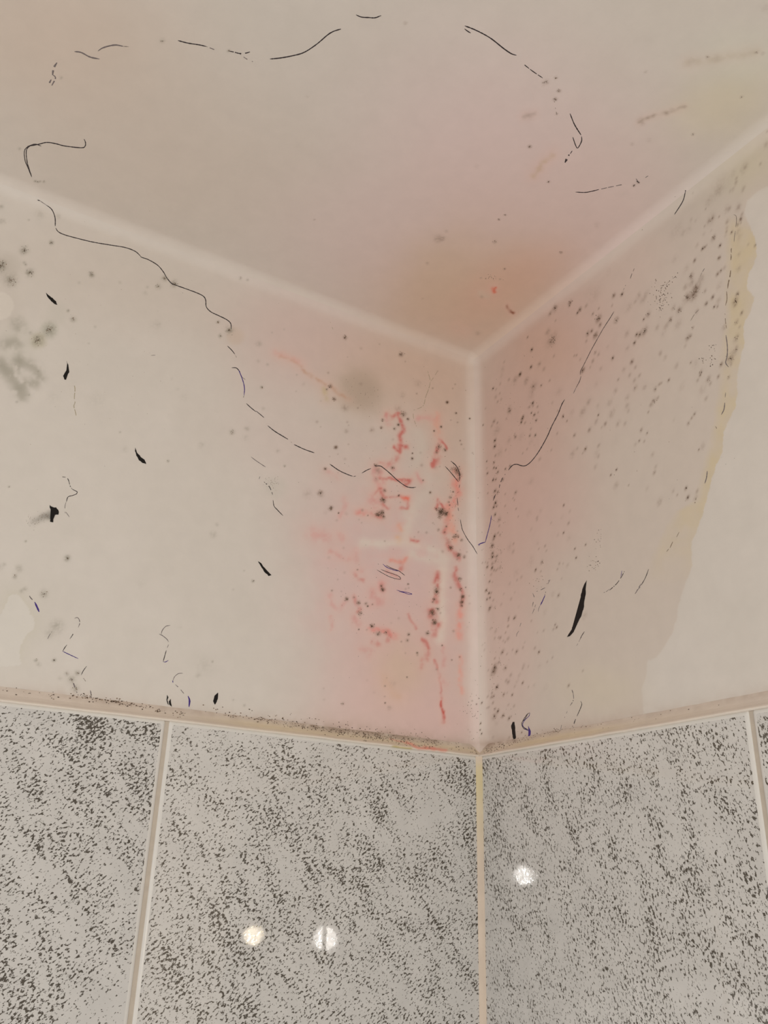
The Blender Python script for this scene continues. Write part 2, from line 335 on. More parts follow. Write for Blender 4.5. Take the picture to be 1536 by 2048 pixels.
   (172, 545, 15, .8), (160, 580, 12, .6), (145, 655, 17, .9), (147, 745, 14, .7), (148, 790, 15, .8), (197, 783, 14, .5), (187, 840, 10, .6), (145, 870, 12, .5), (140, 920, 13, .8),
   (85, 907, 11, .7), (90, 860, 7, .5), (65, 850, 6, .4), (30, 857, 5, .5), (165, 943, 8, .6), (188, 948, 7, .5), (238, 913, 12, .4), (205, 930, 9, .3), (135, 995, 10, .3), (114, 1080, 9, .7),
   (148, 1085, 7, .3), (73, 1185, 12, .75), (107, 1218, 10, .9), (132, 1215, 7, .6), (117, 1272, 9, .75), (83, 1290, 10, .65), (157, 1300, 8, .4), (122, 1385, 16, .75), (112, 1410, 12, .5),
   (175, 1385, 8, .3), (340, 1510, 10, .5), (408, 1508, 14, .65), (250, 1350, 12, .25), (365, 1287, 10, .3), (282, 1225, 6, .3), (398, 635, 8, .5), (392, 725, 14, .3), (250, 740, 8, .3),
   (988, 180, 7, .75), (987, 505, 9, .8), (1045, 390, 12, .45), (672, 325, 12, .35), (673, 355, 8, .35), (838, 388, 9, .25), (765, 662, 9, .5), (692, 693, 7, .4), (783, 718, 8, .35),
   (730, 853, 13, .6), (655, 940, 10, .75), (655, 955, 7, .5), (718, 960, 6, .5), (937, 868, 8, .45), (980, 865, 6, .3), (910, 935, 7, .5), (925, 1242, 13, .55), (488, 1027, 12, .3), (438, 1062, 9, .3),
   (860, 1228, 20, .2), (765, 1438, 22, .15), (1118, 692, 8, .85), (1133, 800, 9, .8), (1245, 645, 7, .9), (1050, 560, 28, .12), (920, 530, 14, .12), (712, 250, 18, .15), (1060, 250, 12, .2),
   (1035, 885, 14, .2), (1235, 1490, 28, .2), (350, 1105, 12, .2), (430, 985, 30, .15), (600, 830, 40, .1), (963, 1045, 8, .25), (350, 670, 30, .15), (605, 465, 14, .15), (965, 320, 18, .12),
   (455, 1380, 10, .1), (580, 270, 30, .12), (680, 625, 16, .12), (410, 1210, 7, .2)]),
 ('R', (960, 1240, 5.9), [(330, 75, 10, .55), (182, 135, 12, .3), (130, 100, 10, .25), (300, 150, 7, .5), (240, 210, 12, .55), (218, 203, 7, .4), (175, 215, 9, .35), (330, 220, 14, .35), (298, 258, 7, .4),
   (275, 243, 7, .3), (265, 380, 17, .65), (432, 372, 16, .55), (385, 350, 7, .35), (508, 325, 9, .35), (648, 332, 11, .4), (695, 380, 11, .75), (320, 402, 8, .35), (176, 452, 8, .5), (224, 498, 10, .5),
   (172, 560, 28, .85), (160, 610, 30, .6), (97, 590, 8, .35), (300, 567, 16, .65), (503, 570, 9, .35), (512, 535, 16, .2), (360, 650, 15, .35), (465, 650, 16, .25), (308, 715, 13, .35), (332, 733, 13, .45),
   (503, 742, 10, .75), (198, 792, 15, .9), (410, 785, 10, .25), (435, 720, 20, .15), (640, 770, 16, .15), (573, 790, 6, .4), (140, 862, 9, .5), (160, 900, 12, .5), (135, 912, 12, .5), (280, 880, 11, .65),
   (380, 883, 10, .65), (320, 860, 7, .25), (22, 977, 8, .85), (153, 978, 10, .5), (105, 1030, 8, .4), (85, 1037, 6, .4), (403, 1015, 10, .4), (175, 1050, 9, .6), (212, 1075, 13, .85), (170, 1135, 25, .6),
   (270, 1128, 14, .7), (345, 1160, 13, .7), (372, 1138, 6, .5), (492, 1328, 6, .9), (345, 1387, 9, .5), (155, 1385, 12, .2), (1048, 775, 12, .6), (1215, 602, 8, .4), (855, 443, 8, .4), (792, 492, 8, .3),
   (885, 55, 9, .6), (905, 85, 10, .7), (868, 108, 9, .4), (750, 125, 9, .35), (678, 148, 7, .25), (530, 265, 8, .2), (605, 10, 7, .4), (335, 5, 8, .5), (90, 905, 9, .4), (5, 1220, 7, .9), (2, 1298, 6, .8), (20, 1340, 7, .8),
   (700, 540, 20, .1), (570, 545, 10, .25), (195, 1215, 30, .1), (335, 1000, 9, .3), (780, 790, 26, .08), (50, 350, 9, .2), (30, 293, 7, .2)]),
 ('R', (1024, 512, 3), [(520, 375, 14, .9), (500, 475, 12, .95), (625, 385, 11, .85), (455, 465, 9, .85), (478, 450, 7, .7), (530, 412, 8, .7), (350, 280, 10, .9), (345, 298, 5, .5), (258, 312, 13, .75), (228, 345, 8, .5),
   (408, 322, 9, .9), (393, 340, 6, .8), (445, 300, 7, .4), (610, 237, 8, .85), (660, 230, 7, .95), (600, 297, 5, .4), (520, 315, 4, .6), (485, 347, 5, .6), (795, 450, 16, .75), (765, 470, 12, .7), (747, 472, 7, .8),
   (735, 520, 7, .9), (790, 380, 5, .8), (720, 635, 9, .9), (605, 612, 7, .8), (118, 562, 7, .9), (93, 487, 4, .7), (262, 388, 4, .4), (240, 505, 26, .5), (215, 455, 12, .4), (425, 685, 11, .7), (388, 595, 4, .6),
   (375, 597, 4, .5), (410, 620, 4, .4), (445, 510, 6, .4), (500, 580, 6, .5), (520, 590, 6, .4), (485, 628, 8, .3), (575, 545, 10, .15), (252, 600, 5, .4), (115, 665, 7, .5), (162, 648, 10, .3), (85, 750, 13, .3),
   (130, 780, 18, .3), (20, 740, 16, .25), (48, 710, 7, .9), (740, 790, 10, .45), (795, 787, 12, .3), (620, 810, 11, .3), (735, 745, 8, .35), (765, 715, 7, .4), (705, 715, 7, .35), (740, 668, 7, .35), (672, 682, 10, .25),
   (638, 740, 5, .5), (860, 797, 9, .7), (885, 770, 6, .5), (897, 763, 5, .4), (940, 745, 6, .7), (850, 872, 12, .55), (832, 892, 8, .4), (875, 852, 7, .4), (818, 935, 4, .6), (690, 850, 12, .3), (690, 900, 14, .25),
   (698, 930, 8, .25), (585, 880, 14, .25), (600, 945, 18, .3), (637, 1005, 11, .35), (560, 1005, 7, .4), (678, 1005, 8, .3), (505, 993, 10, .2), (465, 1042, 9, .4), (425, 935, 16, .25), (460, 870, 14, .2),
   (775, 1043, 7, .55), (810, 1062, 5, .5), (763, 1108, 5, .6), (792, 1112, 5, .4), (740, 1130, 8, .2), (1095, 948, 7, .55), (1078, 973, 5, .6), (1058, 1003, 7, .5), (1145, 1140, 14, .25), (1120, 1162, 4, .7),
   (885, 1475, 14, .4), (855, 1300, 8, .5), (862, 1265, 8, .25), (845, 1190, 9, .25), (810, 1397, 10, .15), (625, 1375, 13, .3), (627, 1282, 4, 1), (592, 1315, 4, .9), (700, 1375, 3, .6), (1045, 1392, 7, .8),
   (1055, 1448, 8, .9), (967, 1410, 7, .25), (993, 1433, 4, .5), (985, 660, 12, .3), (890, 585, 9, .4), (918, 610, 10, .25), (1040, 540, 8, .2), (1055, 490, 12, .6), (1070, 480, 7, .5), (995, 412, 22, .2),
   (925, 420, 13, .3), (870, 430, 10, .3), (910, 465, 12, .15), (950, 382, 11, .6), (818, 348, 12, .5), (1003, 325, 14, .65), (968, 310, 10, .5), (1100, 215, 24, .55), (1050, 250, 18, .7), (1085, 235, 20, .5),
   (1105, 190, 16, .5), (1075, 120, 12, .8), (1135, 140, 18, .4), (1080, 162, 14, .4), (1042, 183, 14, .35), (1045, 75, 16, .2), (1165, 285, 9, .7), (1160, 210, 7, .4), (1203, 247, 8, .8), (1240, 268, 13, .25),
   (1213, 305, 5, .9), (1233, 303, 6, .5), (1232, 107, 8, .7), (1253, 87, 6, .7), (1240, 180, 16, .2), (1245, 12, 7, .6), (1275, 70, 8, .3), (1360, 77, 14, .3), (1095, 28, 8, .8), (1340, 270, 15, .6),
   (1340, 295, 10, .4), (1353, 228, 9, .7), (1378, 342, 8, .65), (1347, 395, 9, .6), (1365, 425, 6, .3), (1272, 430, 12, .35), (1345, 495, 16, .45), (1345, 560, 14, .5), (1310, 612, 24, .5), (1255, 650, 8, .8),
   (1238, 723, 7, .6), (1178, 738, 12, .45), (1190, 765, 7, .4), (1135, 697, 9, .7), (1130, 715, 5, .7), (1115, 745, 7, .4), (1098, 650, 18, .12), (1073, 640, 5, .5), (1085, 430, 5, .5), (1140, 800, 20, .18),
   (1165, 855, 9, .35), (1020, 785, 18, .15), (1300, 728, 6, .5), (1315, 650, 7, .4), (760, 240, 14, .3), (785, 265, 14, .3), (805, 230, 14, .3), (700, 312, 18, .2), (740, 275, 8, .25), (975, 22, 14, .15),
   (690, 465, 14, .3), (690, 555, 10, .25), (1110, 330, 10, .3), (490, 240, 36, .12), (580, 95, 16, .1), (1110, 1410, 8, .4), (1100, 1450, 10, .3), (970, 985, 8, .1), (310, 1497, 4, .6)]),
 ('R', (1336, 260, 7.68), [(700, 1660, 26, .95), (530, 1822, 16, .95), (800, 1775, 18, .9), (565, 1800, 14, .6), (590, 1770, 10, .35), (1115, 1372, 24, .8), (1135, 1290, 18, .4), (1070, 1455, 15, .6), (1120, 1430, 10, .4),
   (1080, 1190, 36, .4), (978, 1568, 14, .85), (897, 1560, 12, .5), (905, 1500, 18, .25), (1340, 1775, 14, .6), (1235, 1760, 14, .25), (785, 1330, 10, .6), (660, 1375, 55, .28), (685, 1355, 18, .5), (630, 1400, 16, .5),
   (770, 940, 50, .25), (630, 1100, 50, .25), (1170, 590, 50, .28), (1190, 560, 22, .25), (1005, 660, 34, .15), (1050, 740, 18, .35), (1045, 810, 22, .4), (1000, 910, 22, .3), (1165, 880, 26, .28), (1150, 930, 18, .25),
   (110, 1025, 14, .6), (388, 68, 14, .5), (1420, 520, 16, .35), (1510, 230, 35, .25), (1525, 20, 14, .3), (565, 1477, 9, .5), (580, 1215, 8, .5), (355, 1375, 20, .2), (425, 1395, 16, .15), (230, 1580, 30, .2),
   (320, 1500, 45, .15), (910, 1220, 40, .3), (950, 1200, 18, .35), (445, 1770, 22, .3), (775, 1970, 14, .7), (548, 1600, 18, .15), (665, 1545, 10, .2), (915, 1400, 26, .3), (905, 1420, 16, .25), (885, 1620, 18, .15),
   (800, 840, 120, .12), (1090, 1910, 24, .25), (1100, 1640, 45, .15), (130, 1530, 90, .12), (1080, 1560, 34, .25), (955, 935, 16, .2), (385, 970, 10, .2)]),
 ('L', VC, [(1160, 1070, 30, 1), (1170, 1078, 20, 1), (1205, 1090, 20, .9), (595, 1085, 22, .8), (545, 1100, 16, .7), (1250, 1418, 14, .9), (605, 955, 18, .7), (1320, 690, 22, .5)]),
 ('L', VD, [(1122, 400, 16, .8), (1075, 600, 22, .8), (1100, 695, 20, .8), (1366, 450, 14, .8), (1362, 500, 15, .8), (600, 378, 14, .7), (255, 470, 13, .6)]),
 ('C', (768, 0, 2), [(583, 586, 6, .85), (658, 727, 4, .8), (485, 860, 3, .9), (460, 878, 3, .95), (215, 955, 16, .4), (235, 955, 10, .4), (445, 968, 7, .45), (707, 1010, 5, .6), (1047, 288, 5, .3), (1430, 388, 4, .6), (1236, 538, 4, .6),
   (85, 93, 6, .35), (650, 328, 9, .5), (688, 312, 5, .7), (699, 363, 6, .8), (684, 397, 6, .95), (580, 465, 20, .15), (637, 330, 4, .6), (638, 343, 3, .5), (1030, 486, 16, .35), (1055, 470, 6, .4), (1078, 463, 7, .4), (1130, 452, 8, .35), (1150, 440, 8, .35),
   (1205, 427, 6, .3), (1293, 228, 5, .45), (1230, 245, 20, .12), (1330, 233, 16, .15), (1490, 210, 5, .5), (1515, 215, 6, .3), (992, 575, 7, .25), (1060, 560, 8, .15), (690, 455, 4, .4), (1525, 30, 20, .15), (370, 665, 8, .15), (850, 900, 14, .12),
   (1000, 742, 4, .8), (1018, 730, 4, .8), (1030, 918, 4, .5), (250, 925, 6, .2)]),
 ('C', (512, 512, 3), [(1492, 77, 5, .7), (1348, 133, 4, .5), (1028, 42, 10, .3), (1465, 140, 4, .4), (1000, 255, 5, .2), (1330, 465, 14, .2), (1355, 245, 9, .25)]),
 ('C', (0, 0, 2), [(650, 164, 6, .8), (78, 594, 4, .4), (243, 311, 5, .4), (1228, 388, 3, .3), (1257, 878, 3, .4), (140, 725, 3, .6), (150, 727, 3, .7), (161, 726, 2.5, .5), (176, 727, 3, .6), (915, 203, 4, .7)]),
]
HALO = [('L', 98, 660, 17, (172, 164, 146), .6), ('L', 76, 681, 17, (170, 158, 132), .6), ('L', 470, 672, 17, (180, 152, 126), .3),
        ('L', 720, 778, 42, (160, 140, 120), .55), ('L', 735, 800, 30, (166, 146, 128), .25), ('L', 12, 535, 30, (168, 154, 138), .4), ('L', 40, 690, 40, (176, 166, 148), .25),
        ('L', 115, 625, 22, (176, 166, 150), .3), ('L', 550, 975, 22, (176, 168, 152), .3), ('L', 215, 735, 60, (186, 174, 160), .3)]
MOSS = Z(0, 512, 3, (118, 620), (100, 640)), Z(0, 512, 3, (170, 650), (215, 680), (235, 730), (215, 760), (160, 760), (130, 790), (90, 760), (75, 740)), \
    Z(0, 512, 3, (20, 665), (50, 700), (90, 690), (110, 640)), Z(0, 512, 3, (110, 800), (140, 840)), Z(0, 512, 3, (0, 640), (30, 690)), \
    Z(0, 512, 3, (30, 530), (90, 520), (100, 535)), Z(0, 512, 3, (100, 400), (120, 430))

# ---------------------------------------------------------------- stain layer, evaluated once per mesh vertex
def mixc(C, col, a):
    a = np.clip(a, 0, 1)[:, None]
    return C * (1 - a) + np.array(col, float)[None] * a

def paint(surf, P):
    X, Y = project(P)
    C = np.tile(np.array(BASE, float), (len(X), 1))
    wx = X + 26 * fbm(X, Y, 60, 4, 1); wy = Y + 26 * fbm(X, Y, 60, 4, 2)
    fx = X + 7 * fbm(X, Y, 14, 3, 3); fy = Y + 7 * fbm(X, Y, 14, 3, 4)
    mott = fbm(X, Y, 90, 5, 5)
    C = C * (1 + 0.03 * mott[:, None] * np.array([1, 1, 1.25]))
    # damp tide mark
    if surf == 'R':
        ex = X + 5 * fbm(X, Y, 16, 4, 6) + 5 * fbm(X, Y, 50, 2, 8); ey = Y + 5 * fbm(X, Y, 16, 4, 7)
        ins = in_poly(ex, ey, DAMP)
        d = seg_dist(ex, ey, DAMP_EDGE)
        a = np.where(ins, 0.55 + 0.45 * np.clip(d / 2.2, 0, 1), 0.5 * np.exp(-d / 2.0) * 0.6)
        C = mixc(C, (184, 167, 151), a * 0.85)
        low = np.clip((Y - 1150) / 200, 0, 1)
        C = mixc(C, (189, 174, 159), a * low * 0.3)
        din = seg_dist(ex, ey, YELLOW_IN)
        band = ins * np.clip(1 - np.maximum(din - 0, 0) / 26, 0, 1) * (ex > np.interp(ey, [p[1] for p in YELLOW_IN], [p[0] for p in YELLOW_IN]) - 12)
        y_ok = np.clip((Y - 430) / 30, 0, 1) * np.clip((1170 - Y) / 120, 0, 1)
        nn = np.clip(0.75 + 1.6 * fbm(X, Y, 40, 3, 9), 0.25, 1.1)
        ymask = ins & (ex > np.interp(ey, [p[1] for p in YELLOW_IN], [p[0] for p in YELLOW_IN]))
        soft = np.clip((ex - np.interp(ey, [p[1] for p in YELLOW_IN], [p[0] for p in YELLOW_IN]) + 14) / 18, 0, 1) * ins
        C = mixc(C, (188, 168, 134), 0.72 * soft * y_ok * nn)
    if surf == 'L':
        ex = X + 4 * fbm(X, Y, 20, 3, 6); ey = Y + 4 * fbm(X, Y, 20, 3, 7)
        ins = in_poly(ex, ey, PALE_LEFT)
        d = seg_dist(ex, ey, PALE_LEFT[2:-2])
        C = mixc(C, (200, 190, 176), ins * 0.35)
        C = mixc(C, (184, 172, 152), (~ins) * 0.5 * np.exp(-d / 14))
        dc = np.hypot(ex - 0, ey - 612)
        C = mixc(C, (196, 182, 166), np.clip((29 - dc) / 3, 0, 1) * 0.7)
        C = mixc(C, (180, 164, 148), 0.35 * np.exp(-np.maximum(dc - 29, 0) / 30) * (dc > 28))
    for s, x, y, rx, ry, an, col, st in WASH:
        if s != surf: continue
        col = np.array(col) * {'C': (1.06, 1.115, 1.14), 'L': (1.0, 1.01, 1.015), 'R': (1.04, 1.065, 1.085)}[s]
        c, sn = math.cos(math.radians(an)), math.sin(math.radians(an))
        u = ((wx - x) * c + (wy - y) * sn) / rx; v = (-(wx - x) * sn + (wy - y) * c) / ry
        C = mixc(C, col, st * np.exp(-(u * u + v * v) ** 1.25 * 0.9))
    for s, x, y, r, col, st in HALO:
        if s == surf:
            d = np.hypot(fx - x, fy - y)
            C = mixc(C, col, st * np.exp(-(d / r) ** 4))
    if surf == 'L':
        ds = seg_dist(fx, fy, [(102, 1031), (84, 1035), (64, 1043)])
        C = mixc(C, (112, 104, 94), .75 * np.exp(-(ds / 7) ** 2) * np.clip((X - 50) / 50, 0, 1))
        for pl in MOSS:
            d = seg_dist(fx, fy, pl)
            C = mixc(C, (150, 140, 124), 0.7 * np.exp(-(d / 12) ** 2) * np.clip(0.9 + 2.5 * fbm(X, Y, 12, 3, 12), 0.2, 1))
        for pts, wd, col, st in PALE:
            d = seg_dist(wx, wy, pts)
            C = mixc(C, col, st * np.exp(-(d / (wd * 1.25)) ** 2))
        C = mixc(C, (198, 160, 150), 0.5 * np.clip(fbm(X, Y, 26, 4, 15) * 4, 0, 1) * np.exp(-((X - 780) / 140) ** 2 - ((Y - 1150) / 170) ** 2))
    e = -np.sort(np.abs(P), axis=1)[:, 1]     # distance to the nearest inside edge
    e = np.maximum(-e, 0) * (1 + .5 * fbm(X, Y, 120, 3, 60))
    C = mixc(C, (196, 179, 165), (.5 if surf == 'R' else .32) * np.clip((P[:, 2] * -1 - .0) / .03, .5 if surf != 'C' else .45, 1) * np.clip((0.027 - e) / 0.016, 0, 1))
    vs = VEINS if surf == 'L' else VEINS_CEILING if surf == 'C' else []
    vx = X + 5 * fbm(X, Y, 9, 2, 13); vy = Y + 5 * fbm(X, Y, 9, 2, 14)
    br = np.clip(0.8 + 2.4 * fbm(X, Y, 10, 3, 16), 0.25, 1.15)
    for pts, wd, col, st in vs:
        xs = [p[0] for p in pts]; ys = [p[1] for p in pts]
        M = (X > min(xs) - 50) & (X < max(xs) + 50) & (Y > min(ys) - 50) & (Y < max(ys) + 50)
        if not M.any(): continue
        d = seg_dist(vx[M], vy[M], pts)
        Cm = mixc(C[M], (206, 164, 146), st * 0.34 * np.exp(-(d / (wd * 2.3 + 3)) ** 2))
        C[M] = mixc(Cm, col, st * np.exp(-(d / wd) ** 2) * br[M])
    # mould bloom, soft part
    for s, crop, lst in SPOTS:
        if s != surf: continue
        for u, v, r, st in lst:
            x = crop[0] + u / crop[2]; y = crop[1] + v / crop[2]; r = r / crop[2] * (.95 if surf == 'R' else 1.12 if x < 500 else .82) + 0.45
            q = r * 3.4 + 6
            M = (np.abs(X - x) < q) & (np.abs(Y - y) < q)
            if not M.any(): continue
            k = 0.5 if r > 5 else 0.25
            dx = X[M] * (1 - k) + fx[M] * k - x; dy = Y[M] * (1 - k) + fy[M] * k - y
            if s == 'R':
                e = dx * 0.42 - dy * 0.9; f = dx * 0.9 + dy * 0.42
                d = np.hypot(e / 1.6, f * 1.25)
            else:
                d = np.hypot(dx, dy)
            col = (98, 76, 62) if s == 'R' or x > 600 else (104, 96, 80)
            gr = np.clip(0.85 + 1.9 * fbm(X[M] * 3, Y[M] * 3, 9, 2, 19), 0.3, 1.1) if r > 3 else 1
            C[M] = mixc(C[M], col, st * 0.74 * np.exp(-(d / r) ** 2) * gr)
    # grime line just above the sealant
    for sf, k in (('L', 1), ('R', 1)):
        if surf != sf: continue
        dz = (P[:, 2] + T - BH)
        along = X
        if sf == 'L':
            g = np.interp(X, [0, 130, 260, 420, 560, 700, 860, 930, 970], [.1, .35, .2, .25, .45, .75, .7, .5, .5])
        else:
            g = np.interp(X, [960, 1040, 1120, 1250, 1400, 1536], [.7, .5, .5, .35, .2, .2])
        hgt = 0.004 + 0.004 * g + 0.003 * fbm(X, Y, 40, 3, 21)
        C = mixc(C, (156, 130, 112), 0.8 * g * np.exp(-np.maximum(dz, 0) / hgt) * np.clip(.8 + 1.5 * fbm(X, Y, 14, 3, 22), .3, 1))
    return C

def paint_bead(side, P, v):
    """v runs 0 at the tile edge to 1 at the plaster"""
    X, Y = project(P)
    C = np.tile(np.array((189, 171, 154), float), (len(X), 1))
    C *= 1 + 0.06 * fbm(X, Y, 50, 4, 30)[:, None]
    if side == 'L':
        yl = np.interp(X, [0, 380, 520, 700, 900, 970], [0, .15, .8, .7, .8, .6])
        dk = np.interp(X, [0, 130, 200, 450, 560, 680, 860, 930, 970], [.1, .25, .4, .3, .55, .95, .8, .3, .5])
    else:
        yl = np.interp(X, [960, 1010, 1060, 1180, 1260, 1536], [.4, .5, 1.0, .8, .3, 0])
        dk = np.interp(X, [960, 1000, 1060, 1150, 1300, 1536], [1.0, .8, .45, .3, .2, .25])
    C = mixc(C, (188, 166, 130), 0.75 * yl * np.exp(-((v - 0.45) / 0.33) ** 2))
    C = mixc(C, (136, 112, 94), 0.8 * dk * np.clip((v - 0.42) / 0.5, 0, 1) * np.clip(.8 + 2 * fbm(X, Y, 16, 3, 31), .2, 1.1))
    C = mixc(C, (206, 190, 172), 0.75 * np.clip((0.2 - v) / 0.12, 0, 1))
    if side == 'L':
        vx = X + 4 * fbm(X, Y, 9, 2, 33); vy = Y + 4 * fbm(X, Y, 9, 2, 34)
        for pts, wd, st in (([(815, 1484), (838, 1496), (868, 1498)], 3.4, .85), ([(850, 1494), (892, 1501)], 3.2, .85), ([(780, 1478), (820, 1486)], 1.8, .5)):
            C = mixc(C, (204, 128, 108), st * .85 * np.exp(-(seg_dist(vx, vy, pts) / wd) ** 2))
        C = mixc(C, (170, 146, 84), .7 * np.exp(-(seg_dist(vx, vy, [(788, 1494), (822, 1499)]) / 3) ** 2))
    return C

# ---------------------------------------------------------------- materials
def plaster(name, rough=0.55, bump=0.06, scale=260.0):
    mt = bpy.data.materials.new(name)
    mt.use_nodes = True
    nt = mt.node_tree; N = nt.nodes; Lk = nt.links
    b = N['Principled BSDF']
    at = N.new('ShaderNodeVertexColor'); at.layer_name = 'stain'
    geo = N.new('ShaderNodeNewGeometry')
    n1 = N.new('ShaderNodeTexNoise'); n1.inputs['Scale'].default_value = scale; n1.inputs['Detail'].default_value = 3
    Lk.new(geo.outputs['Position'], n1.inputs['Vector'])
    n2 = N.new('ShaderNodeTexNoise'); n2.inputs['Scale'].default_value = 55; n2.inputs['Detail'].default_value = 5
    Lk.new(geo.outputs['Position'], n2.inputs['Vector'])
    mr = N.new('ShaderNodeMapRange'); mr.inputs['To Min'].default_value = 0.955; mr.inputs['To Max'].default_value = 1.045
    Lk.new(n2.outputs['Fac'], mr.inputs['Value'])
    mx = N.new('ShaderNodeVectorMath'); mx.operation = 'SCALE'
    Lk.new(at.outputs['Color'], mx.inputs[0]); Lk.new(mr.outputs['Result'], mx.inputs['Scale'])
    Lk.new(mx.outputs['Vector'], b.inputs['Base Color'])
    b.inputs['Roughness'].default_value = rough
    b.inputs['Specular IOR Level'].default_value = 0.35
    bp = N.new('ShaderNodeBump'); bp.inputs['Strength'].default_value = bump; bp.inputs['Distance'].default_value = 0.002
    Lk.new(n1.outputs['Fac'], bp.inputs['Height']); Lk.new(bp.outputs['Normal'], b.inputs['Normal'])
    return mt

def flat(name, col, rough=0.5, vary=0.12, scale=400.0):
    mt = bpy.data.materials.new(name)
    mt.use_nodes = True
    nt = mt.node_tree; N = nt.nodes; Lk = nt.links
    b = N['Principled BSDF']
    geo = N.new('ShaderNodeNewGeometry')
    n = N.new('ShaderNodeTexNoise'); n.inputs['Scale'].default_value = scale; n.inputs['Detail'].default_value = 3
    Lk.new(geo.outputs['Position'], n.inputs['Vector'])
    mx = N.new('ShaderNodeMix'); mx.data_type = 'RGBA'
    a = np.array(alb(col))
    mx.inputs['A'].default_value = (*np.clip(a * (1 - vary), 0, 1), 1)
    mx.inputs['B'].default_value = (*np.clip(a * (1 + vary), 0, 1), 1)
    Lk.new(n.outputs['Fac'], mx.inputs['Factor'])
    Lk.new(mx.outputs['Result'], b.inputs['Base Color'])
    b.inputs['Roughness'].default_value = rough
    b.inputs['Specular IOR Level'].default_value = 0.2
    return mt

def speckled_tile(name, rot_grain, rot_cloud, offs, grain=(1.0, 0.55), scale=440.0, swap=False):
    """pale grey glaze with elongated dark grains gathered in slanting drifts"""
    mt = bpy.data.materials.new(name)
    mt.use_nodes = True
    nt = mt.node_tree; N = nt.nodes; Lk = nt.links
    b = N['Principled BSDF']
    tc = N.new('ShaderNodeTexCoord')
    def mapped(rot, sc, loc=(0, 0, 0)):
        r = N.new('ShaderNodeMapping'); r.vector_type = 'POINT'
        r.inputs['Rotation'].default_value = (0, 0, rot); r.inputs['Location'].default_value = loc
        s = N.new('ShaderNodeMapping'); s.inputs['Scale'].default_value = sc
        Lk.new(sep_out, r.inputs['Vector']); Lk.new(r.outputs['Vector'], s.inputs['Vector'])
        return s.outputs['Vector']
    sx = N.new('ShaderNodeSeparateXYZ'); Lk.new(tc.outputs['Object'], sx.inputs[0])
    cb = N.new('ShaderNodeCombineXYZ')
    Lk.new(sx.outputs['Y' if swap else 'X'], cb.inputs['X']); Lk.new(sx.outputs['Z'], cb.inputs['Y'])
    cb.inputs['Z'].default_value = offs
    sep_out = cb.outputs[0]
    def noise(vec, scale, det, rough=0.5, dist=0.0):
        n = N.new('ShaderNodeTexNoise'); n.inputs['Scale'].default_value = scale
        n.inputs['Detail'].default_value = det; n.inputs['Roughness'].default_value = rough
        n.inputs['Distortion'].default_value = dist
        Lk.new(vec, n.inputs['Vector']); return n.outputs['Fac']
    def math_(op, a, bb, c=None):
        q = N.new('ShaderNodeMath'); q.operation = op
        for i, v in enumerate((a, bb) if c is None else (a, bb, c)):
            if isinstance(v, (int, float)): q.inputs[i].default_value = v
            else: Lk.new(v, q.inputs[i])
        return q.outputs[0]
    g1 = noise(mapped(rot_grain, (grain[0], grain[1], 1)), scale, 2.5, 0.62, 0.3)
    g2 = noise(mapped(rot_grain + 0.5, (1, 0.6, 1), (3, 1, 0)), scale * 1.7, 1.5, 0.5)
    cl = noise(mapped(rot_cloud, (1.0, 0.45, 1)), 48, 3.5, 0.6)
    cl2 = noise(mapped(rot_cloud, (1, .6, 1), (5, 2, 0)), 9, 2, 0.5)
    dens = math_('MULTIPLY_ADD', cl, 0.32, math_('MULTIPLY', cl2, 0.10))
    v1 = math_('ADD', math_('MULTIPLY', g1, 0.80), math_('MULTIPLY', g2, 0.24))
    tot = math_('ADD', v1, dens)
    mr = N.new('ShaderNodeMapRange'); mr.interpolation_type = 'SMOOTHSTEP'
    mr.inputs['From Min'].default_value = 0.766; mr.inputs['From Max'].default_value = 0.826
    Lk.new(tot, mr.inputs['Value'])
    base = N.new('ShaderNodeMix'); base.data_type = 'RGBA'
    base.inputs['A'].default_value = (*alb((174, 165, 155)), 1); base.inputs['B'].default_value = (*alb((192, 182, 171)), 1)
    Lk.new(noise(mapped(rot_cloud, (1, .7, 1), (2, 7, 0)), 40, 3, 0.5), base.inputs['Factor'])
    fin = N.new('ShaderNodeMix'); fin.data_type = 'RGBA'
    fin.inputs['B'].default_value = (*alb((68, 59, 48)), 1)
    Lk.new(base.outputs['Result'], fin.inputs['A']); Lk.new(mr.outputs['Result'], fin.inputs['Factor'])
    Lk.new(fin.outputs['Result'], b.inputs['Base Color'])
    b.inputs['Roughness'].default_value = 0.03
    b.inputs['Coat Weight'].default_value = 0.9; b.inputs['Coat Roughness'].default_value = 0.025
    b.inputs['Specular IOR Level'].default_value = 0.5
    bn = noise(sep_out, 60, 2, 0.5)
    bn2 = noise(sep_out, 330, 2, 0.6)
    hsum = math_('MULTIPLY_ADD', bn2, 0.16, bn)
    bp = N.new('ShaderNodeBump'); bp.inputs['Strength'].default_value = 0.5; bp.inputs['Distance'].default_value = 0.00010
    Lk.new(hsum, bp.inputs['Height']); Lk.new(bp.outputs['Normal'], b.inputs['Normal'])
    return mt

